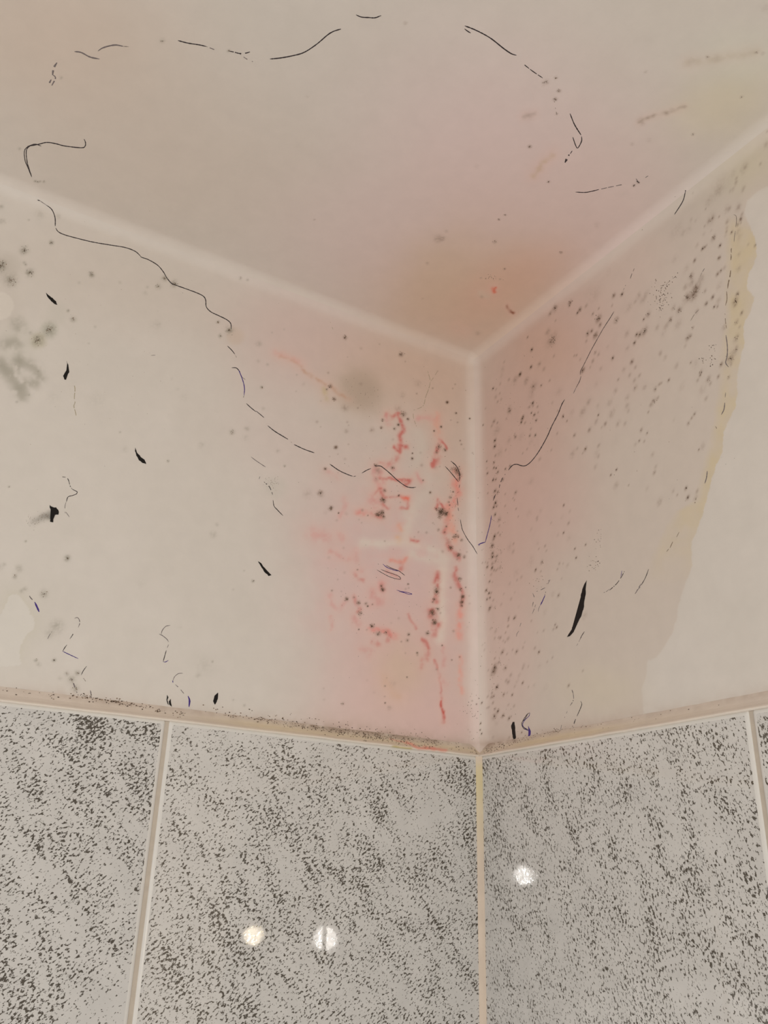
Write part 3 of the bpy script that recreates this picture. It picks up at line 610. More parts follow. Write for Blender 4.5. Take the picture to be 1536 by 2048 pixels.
M_PLASTER = plaster('stained_wall_paint')
M_CEIL = plaster('stained_ceiling_paint', 0.6)
M_BEAD = plaster('aged_sealant', 0.45, 0.10, 500)
M_INK = flat('black_ballpoint', (52, 44, 44), .5)
M_INKG = flat('grey_ballpoint', (108, 96, 92), .5, .25)
M_INKL = flat('worn_ballpoint', (128, 112, 100), .5, .25)
M_PURP = flat('violet_ink', (62, 42, 104), .4)
M_BLACK = flat('black_marker', (22, 19, 17), .35)
M_MD = flat('dark_mould', (70, 54, 42), .8, .3, 900)
M_MM = flat('brown_mould', (118, 98, 80), .8, .25, 900)
M_MG = flat('grime', (150, 138, 124), .8, .2, 900)
M_CRACK = flat('hairline_crack', (150, 134, 108), .7)
M_GROUT = flat('beige_grout', (170, 154, 136), .7, .10, 120)
M_WHITE = flat('tile_edge_glint', (194, 184, 172), .2, .04, 60)

def mesh_obj(name, V, Fq, mat, cols=None, smooth=True, parent=None):
    me = bpy.data.meshes.new(name)
    V = np.asarray(V, float) + np.array([0, 0, HZ])
    me.from_pydata([], [], []) if False else None
    if isinstance(Fq, np.ndarray):
        n = len(Fq)
        me.vertices.add(len(V)); me.vertices.foreach_set('co', V.astype(np.float32).ravel())
        me.loops.add(n * 4); me.loops.foreach_set('vertex_index', Fq.astype(np.int32).ravel())
        me.polygons.add(n); me.polygons.foreach_set('loop_start', np.arange(0, n * 4, 4, dtype=np.int32))
        me.update(calc_edges=True)
    else:
        me.from_pydata([tuple(v) for v in V], [], Fq)
        me.update()
    if smooth:
        me.polygons.foreach_set('use_smooth', np.ones(len(me.polygons), bool))
    if cols is not None:
        a = me.color_attributes.new('stain', 'FLOAT_COLOR', 'POINT')
        rgba = np.ones((len(V), 4), np.float32)
        rgba[:, :3] = np.clip(lin(cols) / K, 0, .95)
        a.data.foreach_set('color', rgba.ravel())
    me.validate()
    for mm in (mat if isinstance(mat, (list, tuple)) else [mat]):
        me.materials.append(mm)
    o = bpy.data.objects.new(name, me)
    COL.objects.link(o)
    if parent is not None:
        o.parent = parent
    return o

def tag(o, label=None, cat=None, group=None, kind=None):
    for k, v in (('label', label), ('category', cat), ('group', group), ('kind', kind)):
        if v: o[k] = v
    return o

def rounded(P):
    q = np.minimum(P, -R)
    d = P - q
    n = np.linalg.norm(d, axis=1, keepdims=True)
    return np.where(n > 1e-9, q + R * d / np.maximum(n, 1e-9), P)

def grid(us, vs):
    A, B = np.meshgrid(us, vs, indexing='ij')
    nu, nv = len(us), len(vs)
    i = np.arange(nu * nv).reshape(nu, nv)
    Fq = np.stack([i[:-1, :-1], i[1:, :-1], i[1:, 1:], i[:-1, 1:]], -1).reshape(-1, 4)
    return A.ravel(), B.ravel(), Fq

# ---------------------------------------------------------------- plaster shell
st = 0.00125
a, b, Fq = grid(np.concatenate([[-1.3, -1.1, -0.95], np.arange(-0.80, 0.0001, st)]), np.concatenate([[-1.35, -1.0, -0.7], np.linspace(-T - 0.012, 0, 476)]))
P = rounded(np.stack([a, np.zeros_like(a), b], 1))
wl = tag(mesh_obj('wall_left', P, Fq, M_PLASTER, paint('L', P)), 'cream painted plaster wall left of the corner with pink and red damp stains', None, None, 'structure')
VL, FL = P, Fq
a, b, Fq = grid(np.concatenate([[-1.3, -1.1, -0.9, -0.75], np.arange(-0.62, 0.0001, st)]), np.concatenate([[-1.35, -1.0, -0.7], np.linspace(-T - 0.012, 0, 476)]))
P = rounded(np.stack([np.zeros_like(a), a, b], 1))
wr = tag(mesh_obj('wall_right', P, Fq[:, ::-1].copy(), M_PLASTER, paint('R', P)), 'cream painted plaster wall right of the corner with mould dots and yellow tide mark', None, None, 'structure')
VR, FR = P, Fq
st = 0.0018
a, b, Fq = grid(np.concatenate([[-1.3, -1.05, -0.9], np.linspace(-0.80, 0, 446)]), np.concatenate([[-1.3, -1.0, -0.85], np.linspace(-0.72, 0, 401)]))
P = rounded(np.stack([a, b, np.zeros_like(a)], 1))
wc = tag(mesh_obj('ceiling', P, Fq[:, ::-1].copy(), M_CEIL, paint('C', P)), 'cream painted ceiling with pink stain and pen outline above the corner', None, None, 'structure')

# coarse copy of the same shell for finding where a mark lies
def coarse():
    V, Fs = [], []
    us = np.concatenate([np.linspace(-1.3, -0.03, 30), np.arange(-0.027, 0.0001, 0.0015)])
    for k in range(3):
        A, B, Q = grid(us, us)
        z = np.zeros_like(A)
        P = rounded(np.stack([(A, z, B), (z, A, B), (A, B, z)][k], 1))
        off = len(V)
        V += [tuple(p) for p in P]; Fs += [tuple(int(i) + off for i in q) for q in Q]
    return BVHTree.FromPolygons(V, Fs)
TREE = coarse()

def on_shell(x, y, lift=0.0002):
    d = ray_dir(x, y)
    loc, nor, idx, dist = TREE.ray_cast(Vector(CAM), Vector(d))
    if nor.dot(Vector(d)) > 0: nor = -nor
    return np.array(loc) + np.array(nor) * lift, np.array(nor)

def owner(x, y):
    p, n = on_shell(x, y)
    k = int(np.argmax(np.abs(n)))
    return {0: wr, 1: wl, 2: wc}[k]

# ---------------------------------------------------------------- pen and marker marks
random.seed(11)
def smooth_path(pts, step=2.2):
    if len(pts) < 3:
        P = [np.array(p, float) for p in pts]
        n = max(2, int(np.linalg.norm(P[1] - P[0]) / step))
        return [P[0] + (P[1] - P[0]) * i / n for i in range(n + 1)]
    P = [np.array(p, float) for p in pts]
    P = [2 * P[0] - P[1]] + P + [2 * P[-1] - P[-2]]
    out = []
    for i in range(1, len(P) - 2):
        p0, p1, p2, p3 = P[i - 1:i + 3]
        n = max(2, int(np.linalg.norm(p2 - p1) / step))
        for k in range(n):
            t = k / n
            out.append(0.5 * ((2 * p1) + (-p0 + p2) * t + (2 * p0 - 5 * p1 + 4 * p2 - p3) * t * t + (-p0 + 3 * p1 - 3 * p2 + p3) * t ** 3))
    out.append(P[-2])
    return out

def pen(pts, wd=2.0, mat=None, name='pen_line', label=None, gap=0.0):
    path = smooth_path(pts)
    V, Fs = [], []
    n = len(path)
    prev = None
    for i, p in enumerate(path):
        t = path[min(i + 1, n - 1)] - path[max(i - 1, 0)]
        t = t / (np.linalg.norm(t) + 1e-9)
        nn = np.array([-t[1], t[0]])
        e = min(1.0, 0.45 + 0.25 * min(i, n - 1 - i))
        h = wd * 0.5 * e * random.uniform(0.78, 1.2)
        a_ = on_shell(*(p - nn * h), lift=0.00005)[0]
        c_ = on_shell(*p, lift=0.00028)[0]
        b_ = on_shell(*(p + nn * h), lift=0.00005)[0]
        k = len(V); V += [a_, c_, b_]
        skip = gap > 0 and (math.sin(i * 0.9 + n) * 0.5 + random.random() * 0.8) < gap
        if prev is not None and not skip:
            Fs += [(prev, prev + 1, k + 1, k), (prev + 1, prev + 2, k + 2, k + 1)]
        prev = k
    if not Fs:
        Fs = [(0, 1, 4, 3), (1, 2, 5, 4)]
    mid = path[n // 2]
    o = mesh_obj(name, V, Fs, mat or M_INK, parent=owner(*mid))
    if label: o['label'] = label
    return o

def blob(poly, mat, name, label=None, jag=0.5, par=None):
    """a filled marker stroke, traced outline lying on the plaster with a raised middle"""
    pts = []
    for i in range(len(poly)):
        p = np.array(poly[i], float); q = np.array(poly[(i + 1) % len(poly)], float)
        n = max(1, int(np.linalg.norm(q - p) / 3))
        for k in range(n):
            pts.append(p + (q - p) * k / n + np.array([random.uniform(-jag, jag), random.uniform(-jag, jag)]))
    import bmesh
    bm = bmesh.new()
    lo = [bm.verts.new(on_shell(*p, lift=0.00002)[0] + np.array([0, 0, HZ])) for p in pts]
    hi = [bm.verts.new(on_shell(*p, lift=0.0003)[0] + np.array([0, 0, HZ])) for p in pts]
    bm.faces.new(hi)
    for i in range(len(pts)):
        j = (i + 1) % len(pts)
        bm.faces.new((lo[i], lo[j], hi[j], hi[i]))
    bmesh.ops.triangulate(bm, faces=[f for f in bm.faces if len(f.verts) > 4])
    bmesh.ops.recalc_face_normals(bm, faces=bm.faces)
    me = bpy.data.meshes.new(name); bm.to_mesh(me); bm.free()
    me.materials.append(mat)
    o = bpy.data.objects.new(name, me); COL.objects.link(o)
    c = np.mean(pts, axis=0)
    o.parent = par or owner(*c)
    if label: o['label'] = label
    return o

Z1 = (0, 0, 2); Z2 = (768, 0, 2); Z3 = (0, 512, 3); Z5 = (1024, 512, 3); Z6 = (0, 1024, 3); Z8 = (1024, 1024, 3)
OUT = 'black pen outline drawn on the ceiling'
PENS = [
 (Z1, [(298, 206), (325, 210), (360, 228), (398, 236)], 2.6, M_INKG, 0),
 (Z1, [(392, 204), (410, 192), (440, 183), (465, 180), (492, 185)], 2.6, M_INKG, 0),
 (Z1, [(492, 185), (515, 187)], 1.4, M_INKL, 0),
 (Z1, [(712, 162), (750, 172), (800, 180), (825, 186)], 2.2, M_INK, 0),
 (Z1, [(825, 186), (862, 200)], 1.5, M_INKG, .3),
 (Z1, [(916, 204), (935, 208), (960, 214), (985, 212), (1004, 206)], 1.9, M_INK, .15),
 (Z1, [(960, 216), (985, 235), (1012, 247)], 1.3, M_INKG, .2),
 (Z1, [(1080, 236), (1120, 232), (1165, 224), (1215, 210), (1265, 178), (1310, 140), (1335, 125), (1364, 116)], 2.2, M_INK, 0),
 (Z1, [(1424, 59), (1445, 68), (1475, 70), (1500, 71), (1525, 62)], 2.2, M_INK, 0),
 (Z1, [(228, 250), (215, 272), (210, 300)], 4.0, M_INKG, .2),
 (Z1, [(212, 300), (222, 312), (205, 346)], 2.4, M_INKG, .3),
 (Z1, [(205, 318), (193, 340)], 3.0, M_INKG, .2),
 (Z1, [(336, 556), (342, 570), (340, 585), (325, 591), (260, 584), (220, 574), (185, 570), (150, 578), (110, 585)], 1.9, M_INK, 0),
 (Z1, [(165, 584), (135, 577), (100, 598), (100, 640), (112, 670), (127, 708)], 1.7, M_INK, 0),
 (Z1, [(125, 580), (106, 600), (108, 645), (118, 680), (127, 708)], 1.7, M_INK, 0),
 (Z2, [(323, 103), (370, 122), (425, 152), (480, 195), (510, 215), (530, 221)], 2.3, M_INK, 0),
 (Z2, [(322, 115), (335, 125), (347, 132)], 2.2, M_INK, 0),
 (Z2, [(555, 254), (595, 285), (635, 312)], 1.6, M_INK, .08),
 (Z2, [(744, 454), (762, 498), (788, 540)], 2.1, M_INK, 0),
 (Z2, [(790, 545), (790, 565), (775, 592), (766, 580), (755, 548)], 1.8, M_INK, 0),
 (Z2, [(753, 603), (745, 615)], 1.8, M_INK, 0),
 (Z2, [(741, 618), (733, 632), (724, 650)], 4.2, M_INK, .1),
 (Z2, [(766, 768), (810, 769), (860, 758)], 1.7, M_INK, 0),
 (Z2, [(860, 758), (910, 747), (960, 737)], 1.3, M_INKG, .15),
 (Z2, [(998, 702), (1008, 715), (1022, 734)], 1.3, M_INKG, .1),
 (Z2, [(1010, 724), (1022, 732)], 2.6, M_INK, 0),
 (Z2, [(997, 744), (1004, 739)], 1.6, M_INK, 0),
 (Z2, [(1045, 711), (1057, 703)], 1.6, M_INKG, 0),
 (Z2, [(685, 430), (692, 460)], 1.2, M_INKL, .2),
 (Z2, [(1206, 765), (1195, 805), (1162, 858)], 1.5, M_INK, 0),
 (Z2, [(1204, 762), (1208, 764)], 3.4, M_INK, 0),
 # left wall, long line
 (Z1, [(150, 800), (160, 803)], 2.4, M_INK, 0),
 (Z1, [(158, 802), (185, 820)], 1.2, M_INKG, 0),
 (Z1, [(185, 820), (207, 838), (220, 870), (221, 905)], 1.8, M_INK, 0),
 (Z1, [(223, 912), (232, 926), (255, 938), (300, 951), (370, 968), (440, 980), (500, 990), (540, 1005), (562, 1024)], 1.7, M_INK, 0),
 (Z3, [(842, 0), (850, 8), (890, 22), (945, 55), (980, 95), (1000, 130), (1030, 165), (1060, 177), (1130, 202), (1190, 225), (1222, 243), (1234, 265), (1238, 305), (1265, 335), (1310, 357), (1360, 382), (1384, 405), (1388, 440)], 1.7, M_INK, 0),
 (Z3, [(1365, 540), (1390, 565), (1410, 590)], 1.5, M_INK, 0),
 (Z3, [(1412, 595), (1433, 635)], 1.0, M_INKL, .4),
 (Z3, [(1390, 670), (1418, 672), (1440, 695)], 1.6, M_INK, 0),
 (Z3, [(1430, 680), (1448, 722), (1462, 765), (1467, 800), (1464, 838)], 1.6, M_PURP, 0),
 (Z3, [(1450, 725), (1472, 742)], 1.1, M_INKG, 0),
 (Z3, [(1462, 840), (1460, 858)], 1.4, M_INK, .3),
 (Z3, [(1478, 885), (1505, 910), (1536, 935)], 1.5, M_INK, 0),
 (VA, [(0, 930), (25, 950), (48, 970)], 1.5, M_INK, 0),
 (VA, [(70, 1018), (110, 1050), (150, 1075), (192, 1100)], 1.7, M_INK, 0),
 (VA, [(196, 1105), (215, 1120)], 1.1, M_INKL, .3),
 (VA, [(228, 1131), (290, 1160), (350, 1181)], 1.7, M_INK, 0),
 (VA, [(442, 1248), (500, 1288), (560, 1315), (580, 1321)], 1.7, M_INK, 0),
 (VA, [(584, 1323), (600, 1320)], 1.4, M_INK, 0),
 (VA, [(635, 1303), (665, 1285), (690, 1275)], 1.5, M_INK, 0),
 (VA, [(715, 1262), (745, 1260), (775, 1280), (810, 1310), (850, 1347), (900, 1382), (935, 1390), (960, 1387)], 1.6, M_INK, 0),
 (VA, [(-30, 1205), (0, 1228), (58, 1267)], 1.2, M_INKG, 0),
 (VA, [(18, 1338), (24, 1323)], 1.6, M_INKG, 0),
 (VA, [(48, 1355), (80, 1385), (92, 1410), (100, 1432)], 1.4, M_INK, .15),
 (VA, [(102, 1465), (108, 1500), (125, 1520), (140, 1536), (162, 1558)], 1.4, M_INK, 0),
 (VA, [(1135, 1262), (1165, 1295), (1215, 1355)], 1.4, M_INK, 0),
 (VA, [(1168, 1230), (1195, 1252), (1215, 1285), (1222, 1320), (1220, 1350)], 1.4, M_INK, 0),
 (VA, [(1222, 1372), (1218, 1392)], 1.2, M_INK, 0),
 (VA, [(1206, 1450), (1212, 1498)], 1.3, M_INK, 0),
 (VA, [(1212, 1510), (1216, 1530)], 1.2, M_INK, 0),
 (VB, [(1226, 45), (1232, 80), (1240, 110), (1270, 165), (1300, 205), (1328, 253)], 1.2, M_INK, 0),
 (VB, [(1332, 196), (1352, 188), (1376, 180)], 2.2, M_PURP, 0),
 (VB, [(1334, 203), (1345, 196)], 1.4, M_PURP, 0),
 (VB, [(1376, 182), (1384, 150), (1395, 110), (1407, 60), (1413, 20)], 1.4, M_PURP, 0),
 ((960, 980, 5.9), [(155, 125), (172, 80), (185, 50)], 1.5, M_INK, 0),
 ((960, 720, 5.9), [(228, 1510), (232, 1480), (262, 1400), (300, 1345)], 1.3, M_INK, .08),
 ((960, 720, 5.9), [(335, 1300), (370, 1255), (400, 1235), (440, 1232), (480, 1245), (520, 1250), (560, 1235), (620, 1180), (700, 1070), (790, 910), (850, 775), (920, 640), (965, 525), (1000, 466)], 1.6, M_INK, 0),
 ((960, 720, 5.9), [(1102, 395), (1135, 325)], 1.1, M_INKG, .1),
 ((960, 720, 5.9), [(1135, 325), (1175, 250), (1193, 190)], 1.1, M_INK, 0),
 (Z5, [(410, 712), (412, 690), (430, 655), (455, 605), (475, 565), (500, 520), (545, 440), (590, 370), (612, 333)], 1.0, M_INK, 0),
 (Z5, [(668, 205), (685, 168)], .9, M_INKG, .2),
 (Z5, [(710, 135), (720, 105)], 1.1, M_INK, 0),
 (Z5, [(727, 92), (734, 75)], 1.1, M_INK, 0),
 # right wall, broken line along the yellow tide mark
 ((1336, 260, 7.68), [(1010, 1300), (1045, 1320), (1053, 1400), (1040, 1490)], 1.4, M_INKL, 0),
 ((1336, 260, 7.68), [(1035, 1550), (1020, 1650), (1015, 1720)], 1.2, M_INKL, 0),
 ((1336, 260, 7.68), [(985, 1795), (970, 1840), (975, 1885)], 1.9, M_MM, .15),
 ((1336, 260, 7.68), [(966, 1905), (972, 1950), (966, 2000)], 1.4, M_MM, .1),
 (Z5, [(1314, 0), (1313, 25)], 1.6, M_MM, 0),
 (Z5, [(1313, 80), (1308, 120), (1298, 165), (1294, 195)], 1.9, M_MM, .1),
 (Z5, [(1288, 212), (1290, 260), (1281, 297)], 1.4, M_MM, 0),
 (Z5, [(1278, 345), (1282, 400), (1288, 435)], 1.0, M_MM, .1),
 (Z5, [(1284, 475), (1292, 540), (1291, 600), (1282, 640), (1300, 667)], 1.8, M_INKG, 0),
 (Z5, [(1282, 820), (1279, 848)], 1.2, M_INKG, 0),
 (Z5, [(1277, 880), (1272, 920), (1256, 953)], 1.8, M_INKG, 0),
 (Z5, [(1222, 1022), (1240, 1062)], 1.6, M_MM, .2),
 (Z5, [(1172, 1290), (1167, 1330), (1157, 1365)], 1.9, M_INKG, 0),
 (Z5, [(1105, 1450), (1096, 1490)], 1.6, M_MM, .3),
 (Z5, [(1155, 75), (1143, 95)], 1.4, M_INKG, 0),
 (Z5, [(1140, 100), (1128, 125)], 1.1, M_INKL, .2),
 (Z5, [(1122, 322), (1095, 350), (1072, 388)], 1.1, M_INKL, .1),
 (Z8, [(965, 178), (948, 215)], 1.5, M_MM, 0),
 (Z8, [(940, 222), (928, 238)], 1.5, M_MM, 0),
 (Z8, [(1003, 120), (988, 150)], 1.1, M_MM, .2),
 (Z8, [(820, 343), (800, 395), (775, 440)], 1.2, M_INK, 0),
 (Z8, [(775, 430), (755, 465), (735, 497)], 1.5, M_INKG, .15),
 (Z8, [(770, 450), (742, 478)], 1.3, M_INKG, .2),
 (Z8, [(675, 355), (655, 392), (630, 428), (605, 452), (585, 470)], 1.2, M_INK, .05),
 (Z8, [(660, 352), (653, 388)], 1.0, M_PURP, 0),
 (Z8, [(585, 462), (565, 478), (542, 487)], 1.0, M_INKG, .1),
 (Z8, [(229, 405), (215, 430)], 1.2, M_INKG, 0),
 (Z8, [(203, 478), (196, 500)], 1.6, M_INKG, .2),
 (Z8, [(198, 500), (185, 530), (170, 560)], 1.8, M_PURP, 0),
 (Z8, [(168, 562), (160, 580), (158, 598)], 1.1, M_INKG, 0),
 (Z8, [(142, 555), (134, 580), (122, 610)], 1.0, M_INKG, .1),
 (Z8, [(435, 717), (420, 740), (408, 765)], 1.3, M_INK, 0),
 (Z8, [(408, 765), (388, 803)], .8, M_INKG, .2),
 (Z8, [(360, 1068), (367, 1088)], 2.4, M_INKG, 0),
 (Z8, [(367, 1088), (370, 1120), (362, 1142), (345, 1168)], 1.2, M_INKG, .15),
 (Z8, [(332, 1195), (315, 1235)], 1.0, M_INKG, .3),
 (Z8, [(303, 1255), (296, 1285), (290, 1315)], .9, M_INKG, .3),
 (Z8, [(412, 1135), (419, 1152), (410, 1180), (390, 1225)], 1.2, M_INK, 0),
 (Z8, [(385, 1235), (372, 1270), (366, 1305)], 1.3, M_INK, .1),
 ((960, 980, 5.9), [(665, 1197), (700, 1185), (735, 1170), (770, 1152)], 1.2, M_INKG, .35),
 ((960, 980, 5.9), [(622, 1218), (640, 1265), (632, 1310), (617, 1375)], 1.1, M_INKG, .45),
 ((960, 1240, 5.9), [(490, 20), (470, 78)], 1.1, M_INKG, .1),
 ((960, 1240, 5.9), [(460, 130), (437, 160), (430, 195)], 1.1, M_INKG, .25),
 # left wall, lower scribbles
 (Z3, [(375, 1325), (400, 1330), (412, 1348), (420, 1378), (432, 1398)], 1.3, M_INK, .12),
 (Z3, [(432, 1398), (450, 1408), (463, 1415), (458, 1428), (435, 1437), (408, 1446), (398, 1475)], 1.4, M_INK, 0),
 (Z3, [(396, 1478), (390, 1500), (390, 1535), (393, 1545)], 1.1, M_INKG, .2),
 (Z6, [(395, 0), (405, 14), (416, 30)], 1.2, M_INKG, 0),
 (Z3, [(374, 1325), (384, 1327)], 2.0, M_INK, 0),
 (Z6, [(447, 639), (463, 633), (475, 645), (478, 668), (470, 692)], 1.4, M_INKG, .1),
 (Z6, [(447, 712), (435, 738), (419, 762)], 1.3, M_INK, .08),
 (Z6, [(402, 797), (388, 815), (376, 836)], 1.4, M_INK, 0),
 (Z6, [(376, 836), (420, 857), (470, 880)], 1.4, M_PURP, 0),
 (Z6, [(520, 925), (500, 952), (487, 978)], 1.3, M_INK, 0),
 (Z6, [(490, 985), (510, 1010), (530, 1040)], 1.0, M_INKL, .4),
 (Z6, [(542, 1070), (547, 1096)], 2.2, M_INKG, 0),
 (Z6, [(1021, 680), (995, 686), (974, 710), (967, 733)], 1.3, M_INKG, 0),
 (Z6, [(955, 732), (975, 742), (1000, 762), (1012, 780)], 1.4, M_INKG, 0),
 (Z6, [(1012, 795), (1003, 815)], 1.2, M_INKG, .1),
 (Z6, [(998, 830), (987, 868), (979, 898)], 1.4, M_INK, 0),
 (Z6, [(979, 898), (992, 900), (1010, 890)], 1.4, M_PURP, 0),
 (Z6, [(1096, 968), (1070, 970), (1048, 988), (1037, 1012)], 1.2, M_INKG, 0),
 (Z6, [(1036, 1012), (1038, 1024)], 2.4, M_PURP, 0),
 (Z6, [(1052, 1035), (1080, 1062), (1112, 1100)], 1.2, M_INKG, .4),
 (Z6, [(1128, 1104), (1137, 1130), (1134, 1170)], 3.2, M_PURP, 0),
 (Z6, [(208, 540), (222, 570), (235, 600)], 3.2, M_PURP, 0),
 (Z6, [(168, 483), (180, 510), (200, 532)], 2.0, M_INKG, .25),
 (Z6, [(430, 1000), (445, 1040), (462, 1085)], 2.4, M_INKG, .25),
 (Z6, [(312, 717), (295, 742), (283, 768)], 1.1, M_INKG, .2),
 (Z3, [(906, 597), (932, 595)], 1.2, M_INKG, 0),
 (Z3, [(443, 765), (450, 800), (446, 850), (450, 880), (443, 900), (452, 935), (458, 965)], 1.3, M_CRACK, .1),
 (VD, [(603, 135), (640, 165), (700, 190), (760, 203)], 1.3, M_PURP, 0),
 (VD, [(635, 145), (680, 172), (730, 190), (760, 203), (815, 245)], 1.2, M_INK, 0),
 (VD, [(546, 190), (600, 222), (670, 258), (740, 278), (775, 278), (760, 255), (710, 232), (650, 213), (583, 186)], 1.0, M_INK, 0),
 (VD, [(556, 130), (575, 160)], 1.0, M_INKG, .3),
 (VD, [(735, 385), (790, 400), (850, 410), (884, 424), (850, 424), (800, 408), (757, 398)], 1.1, M_PURP, 0),
 (VC, [(1258, 585), (1290, 620)], 1.2, M_INK, 0),
 (VA, [(1030, 690), (1045, 750), (1035, 800), (1018, 845), (1005, 895), (975, 915), (945, 925)], .9, M_CRACK, .08),
 (VA, [(1090, 690), (1068, 725), (1048, 752)], .8, M_CRACK, .15),
 (VA, [(945, 925), (945, 970), (965, 1030)], .8, M_CRACK, .35),
 (VA, [(445, 395), (462, 440)], .8, M_CRACK, .3),
 # purple S with a hook beside the short black stroke
 ((960, 1240, 5.9), [(588, 1095), (560, 1110), (520, 1165), (495, 1215), (498, 1245), (530, 1275), (575, 1300), (590, 1320)], 1.2, M_INK, 0),
 ((960, 1240, 5.9), [(588, 1095), (580, 1130), (540, 1170), (512, 1205), (505, 1245), (540, 1290), (580, 1310)], 1.2, M_PURP, 0),
 ((960, 1240, 5.9), [(565, 1105), (530, 1170), (500, 1200), (492, 1235), (520, 1285), (560, 1295)], 1.0, M_INK, 0),
]
for crop, pts, wd, mt, gp in PENS:
    nm = 'violet_pen_line' if mt is M_PURP else 'hairline_crack' if mt is M_CRACK else 'mould_streak' if mt is M_MM else 'pen_line'
    pen(Z(*crop, *pts), wd * 1.05, mt, nm, 'violet ink line' if mt is M_PURP else None, gp)

MARK = [
 ('short slanting black marker stroke, topmost on the left wall', Z3, [(275, 222), (288, 234), (315, 253), (334, 273), (344, 293), (325, 287), (300, 264), (283, 240)]),
 ('black marker stroke with a thin upper tail', Z3, [(400, 632), (412, 663), (414, 698), (403, 718), (397, 742), (385, 742), (380, 720), (390, 698), (403, 680), (404, 655)]),
 ('curved black marker stroke shaped like a thorn', Z3, [(812, 1150), (823, 1180), (845, 1206), (866, 1222), (876, 1248), (856, 1243), (835, 1226), (818, 1198), (810, 1170)]),
 ('smudged black marker comma', (0, 0, 1), [(100, 1010), (104, 1015), (112, 1015), (118, 1023), (117, 1029), (110, 1030), (107, 1038), (106, 1045), (100, 1043), (101, 1034), (103, 1022), (99, 1015)]),
 ('black marker stroke near the pink stain', VB, [(12, 297), (26, 303), (44, 328), (65, 352), (93, 379), (76, 383), (52, 362), (34, 335), (22, 312)]),
 ('small black marker wedge above the tiles', Z6, [(1307, 1083), (1308, 1110), (1300, 1142), (1289, 1155), (1278, 1135), (1288, 1102)]),
 ('long black marker stroke on the right wall', Z8, [(450, 410), (440, 440), (443, 480), (435, 530), (430, 575), (415, 625), (395, 665), (370, 720), (347, 745), (332, 750), (355, 712), (372, 665), (393, 608), (408, 550), (414, 500), (427, 455), (440, 425)]),
 ('short upright black marker stroke above the tiles', (960, 1240, 5.9), [(388, 1205), (407, 1200), (410, 1230), (415, 1300), (424, 1385), (404, 1425), (388, 1380), (380, 1300), (368, 1250)]),
]
for lb, crop, pts in MARK:
    blob(Z(*crop, *pts), M_BLACK, 'marker_stroke', lb)
blob(Z(960, 1240, 5.9, (572, 1250), (582, 1275), (600, 1310), (598, 1350), (578, 1393), (570, 1385), (574, 1330)), M_PURP, 'violet_pen_hook', 'violet filled end of the scribble beside the short black stroke', .2)
for pts in ([(1002, 1098), (1010, 1112), (1000, 1135)], [(1012, 1135), (1022, 1130), (1030, 1168), (1015, 1155)], [(998, 1120), (1006, 1135), (1012, 1158), (1004, 1150)], [(1018, 1128), (1024, 1122), (1024, 1142)]):
    blob(Z(*Z6, *pts), M_BLACK, 'marker_fleck', None, .3)

# ---------------------------------------------------------------- mould specks: fine crisp grains, one uncountable mass per surface
def specks(name, items, parent, label):
    V, Fs, mi = [], [], []
    for x, y, r, ml in items:
        n = 6
        c = len(V)
        V.append(on_shell(x, y, 0.00022)[0])
        th = random.uniform(0, 6.28)
        el = random.uniform(1.0, 1.7)
        for k in range(n):
            t = th + k * 2 * math.pi / n
            rr = r * random.uniform(.7, 1.2)
            px, py = rr * math.cos(t) / math.sqrt(el), rr * math.sin(t) * math.sqrt(el)
            V.append(on_shell(x + px * .9 - py * .3, y + px * .3 + py * .9, 0.00003)[0])
        for k in range(n):
            Fs.append((c, c + 1 + k, c + 1 + (k + 1) % n)); mi.append(ml)
    o = mesh_obj(name, V, Fs, [M_MD, M_MM, M_MG], parent=parent)
    o.data.polygons.foreach_set('material_index', mi)
    return tag(o, label, None, None, 'stuff')

acc = {'L': [], 'R': [], 'C': []}
for s, crop, lst in SPOTS:
    for u, v, r, stg in lst:
        x = crop[0] + u / crop[2]; y = crop[1] + v / crop[2]; rp = r / crop[2]
        if stg < 0.42: continue
        if rp < 2.6 and stg > .6:
            acc[s].append((x, y, max(.8, rp * .62), 0 if stg > .75 else 1))
        n = int(min(40, rp * rp * .8 * stg))
        for k in range(n):
            t = random.uniform(0, 6.28); d = rp * abs(random.gauss(0, .62))
            acc[s].append((x + d * math.cos(t), y + d * math.sin(t), random.uniform(.45, 1.0), 0 if random.random() < stg * .7 else 1))
def cloud(s, crop, n, cx, cy, sx, sy, rot=0, r=(.5, 1.1), dark=.8):
    for _ in range(n):
        a_, b_ = random.gauss(0, sx), random.gauss(0, sy)
        c, sn = math.cos(rot), math.sin(rot)
        acc[s].append((crop[0] + (cx + a_ * c - b_ * sn) / crop[2], crop[1] + (cy + a_ * sn + b_ * c) / crop[2], random.uniform(*r), 0 if random.random() < dark else 1))
cloud('R', Z5, 55, 890, 235, 30, 40, 0, (.6, 1.2))
cloud('R', Z5, 16, 930, 170, 26, 10, -.5, (.6, 1.2))
cloud('R', Z5, 14, 890, 300, 8, 26, 0, (.6, 1.3))
cloud('R', Z5, 7, 980, 122, 16, 5, -.6, (.6, 1.1))
cloud('R', Z5, 9, 1198, 548, 16, 12, 0, (.7, 1.2)); cloud('R', Z5, 9, 1145, 620, 8, 18, 0, (.7, 1.2)); cloud('R', Z5, 10, 1195, 625, 14, 18, 0, (.7, 1.3))
cloud('R', (960, 980, 5.9), 15, 720, 1090, 60, 40, 0, (.5, .9)); cloud('R', (960, 980, 5.9), 14, 1410, 570, 30, 70, 0, (.5, .9))
cloud('R', (960, 980, 5.9), 15, 1310, 900, 45, 70, 0, (.5, 1.0)); cloud('R', (960, 980, 5.9), 6, 1400, 860, 18, 30, 0, (.7, 1.3))
